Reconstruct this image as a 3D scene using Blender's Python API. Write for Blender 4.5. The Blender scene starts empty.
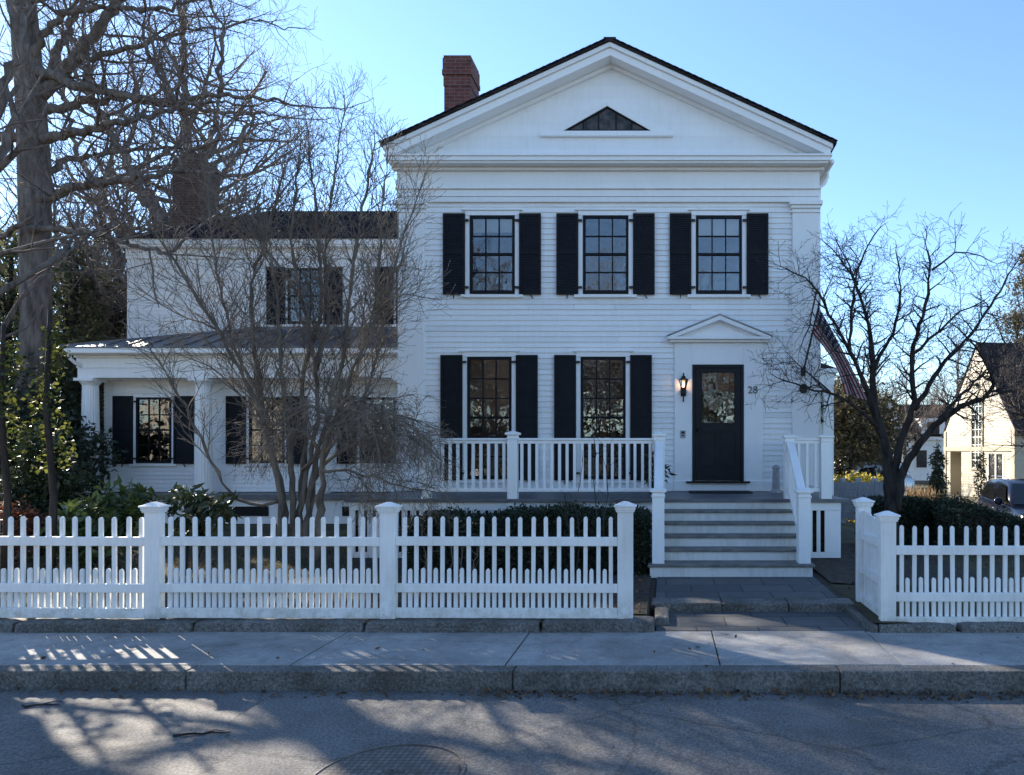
import bpy, math, random
import numpy as np
from mathutils import Vector, Matrix, Quaternion

SC = bpy.context.scene
COL = SC.collection
R = math.radians

# ------------------------------------------------------------------ camera
CAM_Z, FOC, VX, VY = 1.80, 700.0, 666.0, 450.0        # eye height; focal length and vanishing point of the photograph
cd = bpy.data.cameras.new('camera')
cam = bpy.data.objects.new('camera', cd); COL.objects.link(cam)
cam.location = (0, 0, CAM_Z); cam.rotation_euler = (R(90), 0, 0)
cd.sensor_width = 36.0; cd.lens = FOC / 1024 * 36.0
cd.shift_x = (512 - VX) / 1024; cd.shift_y = (VY - 387.5) / 1024
cd.clip_start = 0.05; cd.clip_end = 3000
SC.camera = cam

# ------------------------------------------------------------------ daylight
SUN_AZ, SUN_EL = R(47.5), R(28.6)                      # left of straight ahead; above horizon
w = bpy.data.worlds.new('World'); SC.world = w; w.use_nodes = True
nt = w.node_tree
sky = nt.nodes.new('ShaderNodeTexSky'); sky.sky_type = 'NISHITA'; sky.sun_disc = False
sky.sun_elevation = SUN_EL; sky.sun_rotation = -SUN_AZ
sky.air_density = 1.0; sky.dust_density = 0.05; sky.ozone_density = 4.4
bg = nt.nodes['Background']; bg.inputs['Strength'].default_value = 0.10
nt.links.new(sky.outputs[0], bg.inputs[0])
sl = bpy.data.lights.new('sun', 'SUN'); sl.energy = 5.0; sl.angle = R(0.55); sl.color = (1.0, 0.90, 0.76)
sun = bpy.data.objects.new('sun', sl); COL.objects.link(sun)
sdir = Vector((-math.sin(SUN_AZ) * math.cos(SUN_EL), math.cos(SUN_AZ) * math.cos(SUN_EL), math.sin(SUN_EL)))
sun.rotation_euler = sdir.to_track_quat('Z', 'Y').to_euler()
sun.location = (-20, 20, 25)
SC.view_settings.view_transform = 'Standard'; SC.view_settings.look = 'None'
SC.view_settings.gamma = 1; SC.view_settings.use_curve_mapping = False
SC.view_settings.exposure = 1.72
SC.cycles.max_bounces = 8; SC.cycles.transparent_max_bounces = 12
SC.cycles.sample_clamp_indirect = 6.0

# ------------------------------------------------------------------ helpers
def PX(px, D): return (px - VX) / FOC * D
def PZ(py, D): return CAM_Z + (VY - py) / FOC * D
def PT(px, py, D): return Vector((PX(px, D), D, PZ(py, D)))

ORG = {}                                                # world origin of every thing (and of its parts)
def tag(o, label=None, cat=None, group=None, kind=None):
    if label: o['label'] = label
    if cat: o['category'] = cat
    if group: o['group'] = group
    if kind: o['kind'] = kind
    return o
def thing(name, label, cat, loc=(0, 0, 0), rz=0.0, group=None):
    o = bpy.data.objects.new(name, None); COL.objects.link(o)
    o.location = loc; o.rotation_euler = (0, 0, rz); o.empty_display_size = 0.2
    ORG[o] = Vector(loc) if rz == 0 else Vector((0, 0, 0))   # rotated things are built in local space
    return tag(o, label, cat, group)

class MB:
    def __init__(s): s.v = []; s.f = []; s.n = 0; s.uv = None
    def add(s, vs, fs):
        b = s.n
        s.v.extend([tuple(v) for v in vs]); s.n += len(vs)
        s.f.extend([tuple(i + b for i in f) for f in fs])
    def box(s, x0, x1, y0, y1, z0, z1):
        s.add([(x0,y0,z0),(x1,y0,z0),(x1,y1,z0),(x0,y1,z0),(x0,y0,z1),(x1,y0,z1),(x1,y1,z1),(x0,y1,z1)],
              [(0,3,2,1),(4,5,6,7),(0,1,5,4),(1,2,6,5),(2,3,7,6),(3,0,4,7)])
        return s
    def obox(s, M, sx, sy, sz):
        c = [M @ Vector((a*sx/2, b*sy/2, d*sz/2)) for d in (-1,1) for a,b in ((-1,-1),(1,-1),(1,1),(-1,1))]
        s.add(c, [(0,3,2,1),(4,5,6,7),(0,1,5,4),(1,2,6,5),(2,3,7,6),(3,0,4,7)]); return s
    def bar(s, a, b, wx, wz, up=(0,0,1)):
        a, b = Vector(a), Vector(b); d = b - a; L = d.length; d.normalize()
        u = d.cross(Vector(up)); u = u.normalized() if u.length > 1e-5 else Vector((1,0,0)); v = u.cross(d)
        M = Matrix((( u.x, d.x, v.x, 0),( u.y, d.y, v.y, 0),( u.z, d.z, v.z, 0),(0,0,0,1))); M.translation = (a+b)/2
        return s.obox(M, wx, L, wz)
    def prism(s, poly, y0, y1):                         # polygon in X-Z, extruded along Y
        if sum(a[0]*b[1]-b[0]*a[1] for a, b in zip(poly, list(poly[1:])+[poly[0]])) < 0: poly = list(poly)[::-1]
        n = len(poly)
        s.add([(x,y0,z) for x,z in poly] + [(x,y1,z) for x,z in poly],
              [tuple(range(n)), tuple(range(2*n-1, n-1, -1))] + [(i, i+n, (i+1)%n+n, (i+1)%n) for i in range(n)]); return s
    def prism_z(s, poly, z0, z1):
        if sum(a[0]*b[1]-b[0]*a[1] for a, b in zip(poly, list(poly[1:])+[poly[0]])) < 0: poly = list(poly)[::-1]
        n = len(poly)
        s.add([(x,y,z0) for x,y in poly] + [(x,y,z1) for x,y in poly],
              [tuple(range(n-1,-1,-1)), tuple(range(n, 2*n))] + [(i, (i+1)%n, (i+1)%n+n, i+n) for i in range(n)]); return s
    def lathe(s, prof, c=(0,0,0), n=16, axis='Z', sx=1.0, cap=True):
        vs = []; fs = []; m = len(prof)
        for r, h in prof:
            for k in range(n):
                a = 2*math.pi*k/n; x, y = r*math.cos(a), r*math.sin(a)
                p = (x*sx, y, h) if axis == 'Z' else ((x*sx, h, y) if axis == 'Y' else (h, x*sx, y))
                vs.append((c[0]+p[0], c[1]+p[1], c[2]+p[2]))
        for i in range(m-1):
            for k in range(n):
                fs.append((i*n+k, i*n+(k+1)%n, (i+1)*n+(k+1)%n, (i+1)*n+k))
        if cap: fs += [tuple(range(n-1,-1,-1)), tuple((m-1)*n+k for k in range(n))]
        s.add(vs, fs); return s
    def tube(s, pts, rad, n=6, cap=True):
        pts = np.asarray(pts, float); m = len(pts)
        rad = np.broadcast_to(np.asarray(rad, float), (m,))
        t = np.gradient(pts, axis=0); t /= np.linalg.norm(t, axis=1)[:,None] + 1e-12
        ref = np.array((0.31, 0.87, 0.38)) if abs(t[:,1].mean()) < 0.8 else np.array((1.0, 0.1, 0.2))
        u = np.cross(t, ref); u /= np.linalg.norm(u, axis=1)[:,None] + 1e-12
        v = np.cross(t, u)
        a = np.arange(n)*2*math.pi/n
        ring = pts[:,None,:] + rad[:,None,None]*(np.cos(a)[None,:,None]*u[:,None,:] + np.sin(a)[None,:,None]*v[:,None,:])
        b = s.n
        s.v.extend(map(tuple, ring.reshape(-1,3).tolist())); s.n += m*n
        for i in range(m-1):
            q = b + i*n
            for k in range(n):
                k2 = (k+1) % n
                s.f.append((q+k, q+k2, q+n+k2, q+n+k))
        if cap and n > 3:
            s.f.append(tuple(b+k for k in range(n-1,-1,-1))); s.f.append(tuple(b+(m-1)*n+k for k in range(n)))
        return s
    def build(s, name, mat, parent=None, bevel=0.0, smooth=False, solid=0.0):
        off = ORG.get(parent, Vector((0,0,0))) if parent else Vector((0,0,0))
        me = bpy.data.meshes.new(name)
        vs = s.v if off.length == 0 else [(x-off.x, y-off.y, z-off.z) for x,y,z in s.v]
        me.from_pydata(vs, [], s.f); me.materials.append(mat)
        if smooth: me.polygons.foreach_set('use_smooth', [True]*len(me.polygons))
        o = bpy.data.objects.new(name, me); COL.objects.link(o)
        if parent: o.parent = parent
        ORG[o] = off
        if solid:
            m = o.modifiers.new('thick', 'SOLIDIFY'); m.thickness = solid; m.offset = 0
        if bevel:
            m = o.modifiers.new('edge', 'BEVEL'); m.width = bevel; m.segments = 2; m.limit_method = 'ANGLE'; m.angle_limit = R(40)
        return o
def single(mb, name, mat, label, cat, **kw):
    grp = kw.pop('group', None)
    o = mb.build(name, mat, None, **kw); return tag(o, label, cat, grp)
def struct(mb, name, mat, **kw):
    return tag(mb.build(name, mat, None, **kw), kind='structure')
def dup(o, parent, loc):
    c = o.copy(); COL.objects.link(c); c.parent = parent; c.location = loc; ORG[c] = ORG.get(o); return c

# ------------------------------------------------------------------ materials
def newmat(name):
    m = bpy.data.materials.new(name); m.use_nodes = True
    t = m.node_tree; return m, t, t.nodes['Principled BSDF'], t.nodes['Material Output']
def N(t, kind, **kw):
    n = t.nodes.new(kind)
    for k, v in kw.items():
        if k in n.inputs.keys(): n.inputs[k].default_value = v
        else: setattr(n, k, v)
    return n
def ramp(t, fac, stops):
    r = t.nodes.new('ShaderNodeValToRGB'); t.links.new(fac, r.inputs[0])
    e = r.color_ramp.elements
    while len(e) < len(stops): e.new(0.5)
    for i, (p, c) in enumerate(stops):
        e[i].position = p; e[i].color = (*c, 1) if len(c) == 3 else c
    return r
def mixc(t, fac, a, b, mode='MIX'):
    m = t.nodes.new('ShaderNodeMix'); m.data_type = 'RGBA'; m.blend_type = mode
    for sock, val in ((m.inputs[0], fac), (m.inputs[6], a), (m.inputs[7], b)):
        if isinstance(val, bpy.types.NodeSocket): t.links.new(val, sock)
        elif isinstance(val, (int, float)): sock.default_value = val
        else: sock.default_value = (*val, 1)
    return m.outputs[2]
def bump(t, b, height, strength, dist=0.01):
    n = t.nodes.new('ShaderNodeBump'); n.inputs['Strength'].default_value = strength; n.inputs['Distance'].default_value = dist
    t.links.new(height, n.inputs['Height']); t.links.new(n.outputs[0], b.inputs['Normal']); return n
def vary(name, c1, c2, scale=4.0, rough=0.6, detail=6, bs=0.0, bscale=None, bdist=0.01, metal=0.0, spec=0.5, stretch=None, rr=None, lo=0.35, hi=0.65):
    m, t, b, o = newmat(name)
    tc = N(t, 'ShaderNodeTexCoord'); vec = tc.outputs['Object']
    if stretch:
        mp = N(t, 'ShaderNodeMapping'); mp.inputs['Scale'].default_value = stretch; t.links.new(vec, mp.inputs[0]); vec = mp.outputs[0]
    n = N(t, 'ShaderNodeTexNoise', Scale=scale, Detail=detail, Roughness=0.6); t.links.new(vec, n.inputs['Vector'])
    r = ramp(t, n.outputs['Fac'], [(lo, c1), (hi, c2)]); t.links.new(r.outputs[0], b.inputs['Base Color'])
    b.inputs['Roughness'].default_value = rough; b.inputs['Metallic'].default_value = metal; b.inputs['Specular IOR Level'].default_value = spec
    if bs:
        n2 = N(t, 'ShaderNodeTexNoise', Scale=bscale or scale*4, Detail=8); t.links.new(vec, n2.inputs['Vector'])
        bump(t, b, n2.outputs['Fac'], bs, bdist)
    return m
M = {}
def white_paint(name, base, dirt, amount, splash=False):
    m, t, b, o = newmat(name)
    tc = N(t, 'ShaderNodeTexCoord')
    n1 = N(t, 'ShaderNodeTexNoise', Scale=1.3, Detail=8, Roughness=0.65); t.links.new(tc.outputs['Object'], n1.inputs['Vector'])
    mp = N(t, 'ShaderNodeMapping'); mp.inputs['Scale'].default_value = (9, 9, 1.2); t.links.new(tc.outputs['Object'], mp.inputs[0])
    n2 = N(t, 'ShaderNodeTexNoise', Scale=1.6, Detail=6, Roughness=0.7); t.links.new(mp.outputs[0], n2.inputs['Vector'])
    mul = N(t, 'ShaderNodeMath', operation='MULTIPLY'); t.links.new(n1.outputs['Fac'], mul.inputs[0]); t.links.new(n2.outputs['Fac'], mul.inputs[1])
    r = ramp(t, mul.outputs[0], [(0.2, (0,0,0)), (0.45, (1,1,1))])
    ml = N(t, 'ShaderNodeMath', operation='MULTIPLY'); ml.inputs[1].default_value = amount; t.links.new(r.outputs[0], ml.inputs[0])
    c = mixc(t, ml.outputs[0], base, dirt)
    ge = N(t, 'ShaderNodeNewGeometry'); oi = N(t, 'ShaderNodeObjectInfo')
    rv = ramp(t, oi.outputs['Random'] if splash else ge.outputs['Random Per Island'], [(0.0, (0.90,0.90,0.90)), (0.5, (0.98,0.98,0.975)), (1.0, (1,1,1))])
    c = mixc(t, 1.0, c, rv.outputs[0], 'MULTIPLY')
    if splash:
        sp = N(t, 'ShaderNodeSeparateXYZ'); t.links.new(tc.outputs['Object'], sp.inputs[0])
        mr = N(t, 'ShaderNodeMapRange'); mr.inputs['From Min'].default_value = 0.30; mr.inputs['From Max'].default_value = -0.02; t.links.new(sp.outputs[2], mr.inputs['Value'])
        ns = N(t, 'ShaderNodeTexNoise', Scale=9, Detail=8, Roughness=0.7); t.links.new(tc.outputs['Object'], ns.inputs['Vector'])
        rs = ramp(t, ns.outputs['Fac'], [(0.42, (0,0,0)), (0.66, (1,1,1))])
        mm = N(t, 'ShaderNodeMath', operation='MULTIPLY'); t.links.new(mr.outputs[0], mm.inputs[0]); t.links.new(rs.outputs[0], mm.inputs[1])
        m2 = N(t, 'ShaderNodeMath', operation='MULTIPLY'); t.links.new(mm.outputs[0], m2.inputs[0]); m2.inputs[1].default_value = 0.75
        c = mixc(t, m2.outputs[0], c, (0.36,0.36,0.27))
    t.links.new(c, b.inputs['Base Color'])
    b.inputs['Roughness'].default_value = 0.5
    n3 = N(t, 'ShaderNodeTexNoise', Scale=35, Detail=4); t.links.new(mp.outputs[0], n3.inputs['Vector'])
    bump(t, b, n3.outputs['Fac'], 0.15, 0.002)
    return m
M['white'] = white_paint('white house paint', (0.86, 0.86, 0.85), (0.60, 0.60, 0.57), 0.35)
M['trim'] = white_paint('white trim paint', (0.87, 0.87, 0.86), (0.66, 0.66, 0.64), 0.3)
M['fence'] = white_paint('weathered white fence paint', (0.86, 0.86, 0.85), (0.52, 0.52, 0.46), 0.6, True)
M['riser'] = white_paint('scuffed riser paint', (0.74, 0.73, 0.70), (0.42, 0.40, 0.35), 0.8)
M['cream'] = white_paint('cream paint', (0.37, 0.325, 0.24), (0.30, 0.26, 0.19), 0.4)
M['black'] = vary('black shutter paint', (0.006,0.0065,0.009), (0.010,0.011,0.014), 6, 0.6, spec=0.2, bs=0.1, bscale=40, bdist=0.002)
M['door'] = vary('black door paint', (0.008,0.009,0.011), (0.012,0.013,0.016), 5, 0.5, spec=0.25)
M['iron'] = vary('black iron', (0.012,0.012,0.013), (0.03,0.028,0.026), 20, 0.5, metal=0.4, bs=0.15, bscale=60, bdist=0.002)
M['grey'] = vary('grey porch paint', (0.09,0.095,0.105), (0.15,0.15,0.155), 3, 0.45, bs=0.2, bscale=30, bdist=0.003, stretch=(1,8,1))
M['tread'] = vary('worn tread paint', (0.10,0.095,0.09), (0.20,0.19,0.17), 5, 0.6, bs=0.2, bscale=40, bdist=0.003)
M['metal_roof'] = vary('grey standing seam metal', (0.10,0.105,0.12), (0.16,0.165,0.18), 1.5, 0.42, metal=0.35)
M['stonegrey'] = vary('pale grey ornament', (0.28,0.28,0.29), (0.40,0.40,0.41), 8, 0.7)
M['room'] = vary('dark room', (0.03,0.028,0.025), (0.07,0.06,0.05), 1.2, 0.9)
M['blind'] = vary('roller blind', (0.76,0.75,0.70), (0.82,0.81,0.76), 2, 0.9)
M['numeral'] = vary('tarnished brass', (0.09,0.085,0.075), (0.16,0.15,0.13), 30, 0.5, metal=0.5)
M['rubber'] = vary('black rubber', (0.010,0.010,0.010), (0.02,0.02,0.02), 30, 0.9)
M['bark'] = vary('grey brown bark', (0.08,0.066,0.058), (0.22,0.185,0.16), 9, 0.95, bs=1.0, bscale=16, bdist=0.06, stretch=(1,1,0.22), spec=0.2)
M['twig'] = vary('twig bark', (0.08,0.06,0.052), (0.19,0.15,0.128), 3, 0.85)
M['palebark'] = vary('pale tan bark', (0.095,0.08,0.066), (0.24,0.20,0.16), 7, 0.9, spec=0.2, bs=0.9, bscale=26, bdist=0.02, stretch=(1,1,0.3))
M['paletwig'] = vary('pale tan twig', (0.095,0.075,0.06), (0.24,0.19,0.145), 3, 0.85)
M['darkbark'] = vary('dark bark', (0.018,0.015,0.014), (0.055,0.046,0.042), 9, 0.95, spec=0.2, bs=1.0, bscale=26, bdist=0.03, stretch=(1,1,0.3))
M['darktwig'] = vary('dark twig', (0.022,0.017,0.017), (0.055,0.042,0.038), 3, 0.85)
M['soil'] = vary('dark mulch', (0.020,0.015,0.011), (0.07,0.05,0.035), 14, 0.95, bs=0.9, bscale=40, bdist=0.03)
M['carpaint'] = vary('dark blue car paint', (0.004,0.006,0.013), (0.006,0.008,0.017), 2, 0.15, spec=0.3)
M['chrome'] = vary('bright metal', (0.55,0.55,0.56), (0.65,0.65,0.66), 9, 0.25, metal=0.9)
M['palecar'] = vary('silver blue car paint', (0.40,0.46,0.52), (0.45,0.5,0.56), 2, 0.25, metal=0.3)
M['greyboard'] = vary('weathered grey boards', (0.22,0.24,0.28), (0.36,0.38,0.42), 6, 0.85, bs=0.3, bscale=30, bdist=0.004, stretch=(6,6,0.6))
M['lampred'] = vary('red lamp lens', (0.25,0.01,0.01), (0.32,0.015,0.015), 5, 0.2)

def lap_mat(name, c1, c2, ui, vi, sx, sz, rowoff=0.5):   # courses of shingles or bricks on real coordinates
    m, t, b, o = newmat(name)
    tc = N(t, 'ShaderNodeTexCoord'); sp = N(t, 'ShaderNodeSeparateXYZ'); t.links.new(tc.outputs['Object'], sp.inputs[0])
    cb = N(t, 'ShaderNodeCombineXYZ')
    if ui == 'XY':
        ad = N(t, 'ShaderNodeMath', operation='ADD'); t.links.new(sp.outputs[0], ad.inputs[0]); t.links.new(sp.outputs[1], ad.inputs[1]); t.links.new(ad.outputs[0], cb.inputs[0])
    else: t.links.new(sp.outputs['XYZ'.index(ui)], cb.inputs[0])
    t.links.new(sp.outputs['XYZ'.index(vi)], cb.inputs[1])
    return m, t, b, tc, cb
def shingle(name, ui, vscale, c1, c2):
    m, t, b, tc, cb = lap_mat(name, c1, c2, ui, 'Z', 1, 1)
    mp = N(t, 'ShaderNodeMapping'); mp.inputs['Scale'].default_value = (1, vscale, 1); t.links.new(cb.outputs[0], mp.inputs[0])
    br = N(t, 'ShaderNodeTexBrick', Scale=1.0); br.inputs['Brick Width'].default_value = 0.3; br.inputs['Row Height'].default_value = 0.14
    br.inputs['Mortar Size'].default_value = 0.008; br.inputs['Color1'].default_value = (*c1,1); br.inputs['Color2'].default_value = (*c2,1); br.inputs['Mortar'].default_value = (0.01,0.01,0.01,1)
    t.links.new(mp.outputs[0], br.inputs['Vector'])
    n = N(t, 'ShaderNodeTexNoise', Scale=3, Detail=9); t.links.new(tc.outputs['Object'], n.inputs['Vector'])
    c = mixc(t, 0.5, br.outputs['Color'], n.outputs['Fac'], 'OVERLAY'); t.links.new(c, b.inputs['Base Color'])
    b.inputs['Roughness'].default_value = 1.0; b.inputs['Specular IOR Level'].default_value = 0.0; bump(t, b, br.outputs['Fac'], 0.5, -0.01); return m
M['shingle'] = shingle('dark roof shingles', 'Y', 2.4, (0.030,0.028,0.030), (0.055,0.05,0.052))
M['shingle_x'] = shingle('dark roof shingles of the wing', 'X', 2.1, (0.022,0.022,0.026), (0.038,0.037,0.042))
def brick(name, c1, c2, mort):
    m, t, b, tc, cb = lap_mat(name, c1, c2, 'XY', 'Z', 1, 1)
    br = N(t, 'ShaderNodeTexBrick', Scale=1.0); br.inputs['Brick Width'].default_value = 0.21; br.inputs['Row Height'].default_value = 0.073
    br.inputs['Mortar Size'].default_value = 0.006; br.inputs['Color1'].default_value = (*c1,1); br.inputs['Color2'].default_value = (*c2,1); br.inputs['Mortar'].default_value = (*mort,1); br.inputs['Bias'].default_value = -0.1
    t.links.new(cb.outputs[0], br.inputs['Vector'])
    n = N(t, 'ShaderNodeTexNoise', Scale=7, Detail=9); t.links.new(tc.outputs['Object'], n.inputs['Vector'])
    c = mixc(t, 0.6, br.outputs['Color'], n.outputs['Fac'], 'OVERLAY'); t.links.new(c, b.inputs['Base Color'])
    b.inputs['Roughness'].default_value = 0.9; bump(t, b, br.outputs['Fac'], 0.6, -0.008); return m
M['brick'] = brick('red brick', (0.165,0.052,0.038), (0.10,0.036,0.030), (0.17,0.13,0.115))
M['brick_brown'] = brick('brown brick', (0.10,0.055,0.042), (0.065,0.04,0.034), (0.12,0.10,0.085))
def slabmat():
    m, t, b, tc, cb = lap_mat('bluestone paving', 0, 0, 'X', 'Y', 1, 1)
    br = N(t, 'ShaderNodeTexBrick', Scale=1.0); br.inputs['Brick Width'].default_value = 0.62; br.inputs['Row Height'].default_value = 0.42
    br.inputs['Mortar Size'].default_value = 0.009; br.inputs['Color1'].default_value = (0.065,0.068,0.072,1); br.inputs['Color2'].default_value = (0.10,0.10,0.098,1); br.inputs['Mortar'].default_value = (0.03,0.028,0.025,1)
    t.links.new(cb.outputs[0], br.inputs['Vector'])
    n = N(t, 'ShaderNodeTexNoise', Scale=5, Detail=9, Roughness=0.65); t.links.new(tc.outputs['Object'], n.inputs['Vector'])
    c = mixc(t, 0.55, br.outputs['Color'], n.outputs['Fac'], 'OVERLAY'); t.links.new(c, b.inputs['Base Color'])
    b.inputs['Roughness'].default_value = 0.75; bump(t, b, br.outputs['Fac'], 0.6, -0.01); return m
M['bluestone'] = slabmat()

def speckle(name, dark, mid, light, spec_scale, rough, stain, stain_scale, bs, bdist, crack=0.0):
    m, t, b, o = newmat(name)
    tc = N(t, 'ShaderNodeTexCoord'); V = tc.outputs['Object']
    n1 = N(t, 'ShaderNodeTexNoise', Scale=spec_scale, Detail=3, Roughness=0.8); t.links.new(V, n1.inputs['Vector'])
    r1 = ramp(t, n1.outputs['Fac'], [(0.30, dark), (0.5, mid), (0.70, light)])
    n2 = N(t, 'ShaderNodeTexNoise', Scale=stain_scale, Detail=8, Roughness=0.62); t.links.new(V, n2.inputs['Vector'])
    r2 = ramp(t, n2.outputs['Fac'], [(0.36, stain), (0.60, (1,1,1))])
    c = mixc(t, 1.0, r1.outputs[0], r2.outputs[0], 'MULTIPLY')
    n4 = N(t, 'ShaderNodeTexNoise', Scale=stain_scale*7, Detail=8, Roughness=0.7); t.links.new(V, n4.inputs['Vector'])
    r4 = ramp(t, n4.outputs['Fac'], [(0.30, (0.72,0.70,0.68)), (0.55, (1,1,1)), (0.75, (1.0,1.0,1.0))])
    c = mixc(t, 1.0, c, r4.outputs[0], 'MULTIPLY')
    if crack:
        vo = N(t, 'ShaderNodeTexVoronoi', Scale=0.55, feature='DISTANCE_TO_EDGE')
        nw = N(t, 'ShaderNodeTexNoise', Scale=2.2, Detail=8, Roughness=0.7); t.links.new(V, nw.inputs['Vector'])
        wv = mixc(t, 0.35, V, nw.outputs['Color'], 'ADD'); t.links.new(wv, vo.inputs['Vector'])
        rc = ramp(t, vo.outputs['Distance'], [(0.0, (crack,)*3), (0.012, (1,1,1))])
        c = mixc(t, 1.0, c, rc.outputs[0], 'MULTIPLY')
    t.links.new(c, b.inputs['Base Color']); b.inputs['Roughness'].default_value = rough
    n3 = N(t, 'ShaderNodeTexNoise', Scale=spec_scale*0.7, Detail=10, Roughness=0.7); t.links.new(V, n3.inputs['Vector'])
    bump(t, b, n3.outputs['Fac'], bs, bdist); return m
M['asphalt'] = speckle('worn asphalt', (0.06,0.059,0.058), (0.155,0.148,0.14), (0.30,0.285,0.265), 55, 0.85, (0.68,0.67,0.66), 0.5, 0.55, 0.012, 0.55)
M['concrete'] = speckle('concrete pavement', (0.26,0.255,0.245), (0.35,0.345,0.33), (0.45,0.44,0.42), 60, 0.85, (0.62,0.61,0.60), 0.9, 0.25, 0.004, 0.8)
M['granite'] = speckle('rough granite', (0.06,0.058,0.055), (0.17,0.165,0.155), (0.32,0.31,0.29), 45, 0.85, (0.50,0.48,0.45), 1.6, 0.9, 0.02)
M['drive'] = speckle('gravel drive', (0.12,0.11,0.10), (0.22,0.20,0.175), (0.34,0.31,0.28), 30, 0.95, (0.6,0.57,0.53), 0.4, 0.8, 0.02)
def groundmat():
    m, t, b, o = newmat('winter lawn and leaf litter')
    tc = N(t, 'ShaderNodeTexCoord'); V = tc.outputs['Object']
    n1 = N(t, 'ShaderNodeTexNoise', Scale=0.5, Detail=8, Roughness=0.65); t.links.new(V, n1.inputs['Vector'])
    r1 = ramp(t, n1.outputs['Fac'], [(0.35, (0.035,0.03,0.018)), (0.5, (0.075,0.07,0.034)), (0.65, (0.13,0.10,0.058))])
    n2 = N(t, 'ShaderNodeTexNoise', Scale=25, Detail=6, Roughness=0.8); t.links.new(V, n2.inputs['Vector'])
    r2 = ramp(t, n2.outputs['Fac'], [(0.3, (0.45,0.42,0.38)), (0.62, (1.15,1.1,1.0))])
    c = mixc(t, 1.0, r1.outputs[0], r2.outputs[0], 'MULTIPLY'); t.links.new(c, b.inputs['Base Color'])
    b.inputs['Roughness'].default_value = 0.95; bump(t, b, n2.outputs['Fac'], 1.0, 0.04); return m
M['ground'] = groundmat()

def glassmat(name, tint, refl, wave):
    m = bpy.data.materials.new(name); m.use_nodes = True; t = m.node_tree; t.nodes.clear()
    o = N(t, 'ShaderNodeOutputMaterial'); mx = N(t, 'ShaderNodeMixShader')
    tr = N(t, 'ShaderNodeBsdfTransparent'); tr.inputs[0].default_value = (*tint, 1)
    gl = N(t, 'ShaderNodeBsdfGlossy'); gl.inputs['Roughness'].default_value = 0.01; gl.inputs[0].default_value = (0.95,0.97,1,1)
    lw = N(t, 'ShaderNodeFresnel'); lw.inputs['IOR'].default_value = refl
    tc = N(t, 'ShaderNodeTexCoord'); n = N(t, 'ShaderNodeTexNoise', Scale=3.5, Detail=2); t.links.new(tc.outputs['Object'], n.inputs['Vector'])
    bp = N(t, 'ShaderNodeBump'); bp.inputs['Strength'].default_value = wave; bp.inputs['Distance'].default_value = 0.05
    t.links.new(n.outputs['Fac'], bp.inputs['Height']); t.links.new(bp.outputs[0], gl.inputs['Normal'])
    t.links.new(lw.outputs[0], mx.inputs[0]); t.links.new(tr.outputs[0], mx.inputs[1]); t.links.new(gl.outputs[0], mx.inputs[2]); t.links.new(mx.outputs[0], o.inputs[0])
    return m
M['glass'] = glassmat('old window glass', (0.92,0.94,0.94), 2.3, 0.16)
M['carglass'] = vary('tinted car glass', (0.004,0.005,0.006), (0.006,0.007,0.008), 2, 0.04, spec=0.6)
M['clear'] = glassmat('lantern glass', (0.95,0.93,0.88), 1.4, 0.0)
def leafmat(name, c1, c2, transl=0.35, rough=0.45, spec=0.5):
    m = bpy.data.materials.new(name); m.use_nodes = True; t = m.node_tree
    b = t.nodes['Principled BSDF']; o = t.nodes['Material Output']
    tc = N(t, 'ShaderNodeTexCoord'); n = N(t, 'ShaderNodeTexNoise', Scale=5, Detail=4); t.links.new(tc.outputs['Object'], n.inputs['Vector'])
    wn = N(t, 'ShaderNodeNewGeometry')
    ad = N(t, 'ShaderNodeMath', operation='ADD'); t.links.new(n.outputs['Fac'], ad.inputs[0])
    ml = N(t, 'ShaderNodeMath', operation='MULTIPLY_ADD'); ml.inputs[1].default_value = 0.5; ml.inputs[2].default_value = -0.25
    t.links.new(wn.outputs['Random Per Island'], ml.inputs[0]); t.links.new(ml.outputs[0], ad.inputs[1])
    r = ramp(t, ad.outputs[0], [(0.3, c1), (0.7, c2)]); t.links.new(r.outputs[0], b.inputs['Base Color'])
    b.inputs['Roughness'].default_value = rough; b.inputs['Specular IOR Level'].default_value = spec
    tr = N(t, 'ShaderNodeBsdfTranslucent'); t.links.new(r.outputs[0], tr.inputs[0])
    mx = N(t, 'ShaderNodeMixShader'); mx.inputs[0].default_value = transl
    t.links.new(b.outputs[0], mx.inputs[1]); t.links.new(tr.outputs[0], mx.inputs[2]); t.links.new(mx.outputs[0], o.inputs[0]); return m
M['rhodo'] = leafmat('rhododendron leaf', (0.035,0.06,0.018), (0.10,0.14,0.04), 0.3, 0.35)
M['yew'] = leafmat('yew needles', (0.012,0.022,0.010), (0.035,0.05,0.02), 0.2, 0.6)
M['holly'] = leafmat('dark evergreen leaf', (0.02,0.035,0.016), (0.06,0.075,0.03), 0.25, 0.4)
M['russet'] = leafmat('russet leaf', (0.10,0.035,0.018), (0.20,0.075,0.035), 0.35, 0.6)
M['ivy'] = leafmat('ivy leaf', (0.035,0.052,0.012), (0.12,0.125,0.025), 0.5, 0.6)
M['conifer'] = leafmat('conifer needles', (0.03,0.045,0.02), (0.10,0.105,0.05), 0.35, 0.7)
M['olive'] = leafmat('olive brown winter foliage', (0.045,0.044,0.022), (0.125,0.105,0.055), 0.4, 0.7)
M['golden'] = leafmat('golden shrub leaf', (0.20,0.17,0.02), (0.42,0.34,0.05), 0.45, 0.6)
M['drygrass'] = leafmat('dry ornamental grass', (0.15,0.10,0.05), (0.28,0.19,0.10), 0.4, 0.7)
M['litter'] = leafmat('fallen leaf', (0.07,0.04,0.02), (0.19,0.115,0.06), 0.2, 0.8)
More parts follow.
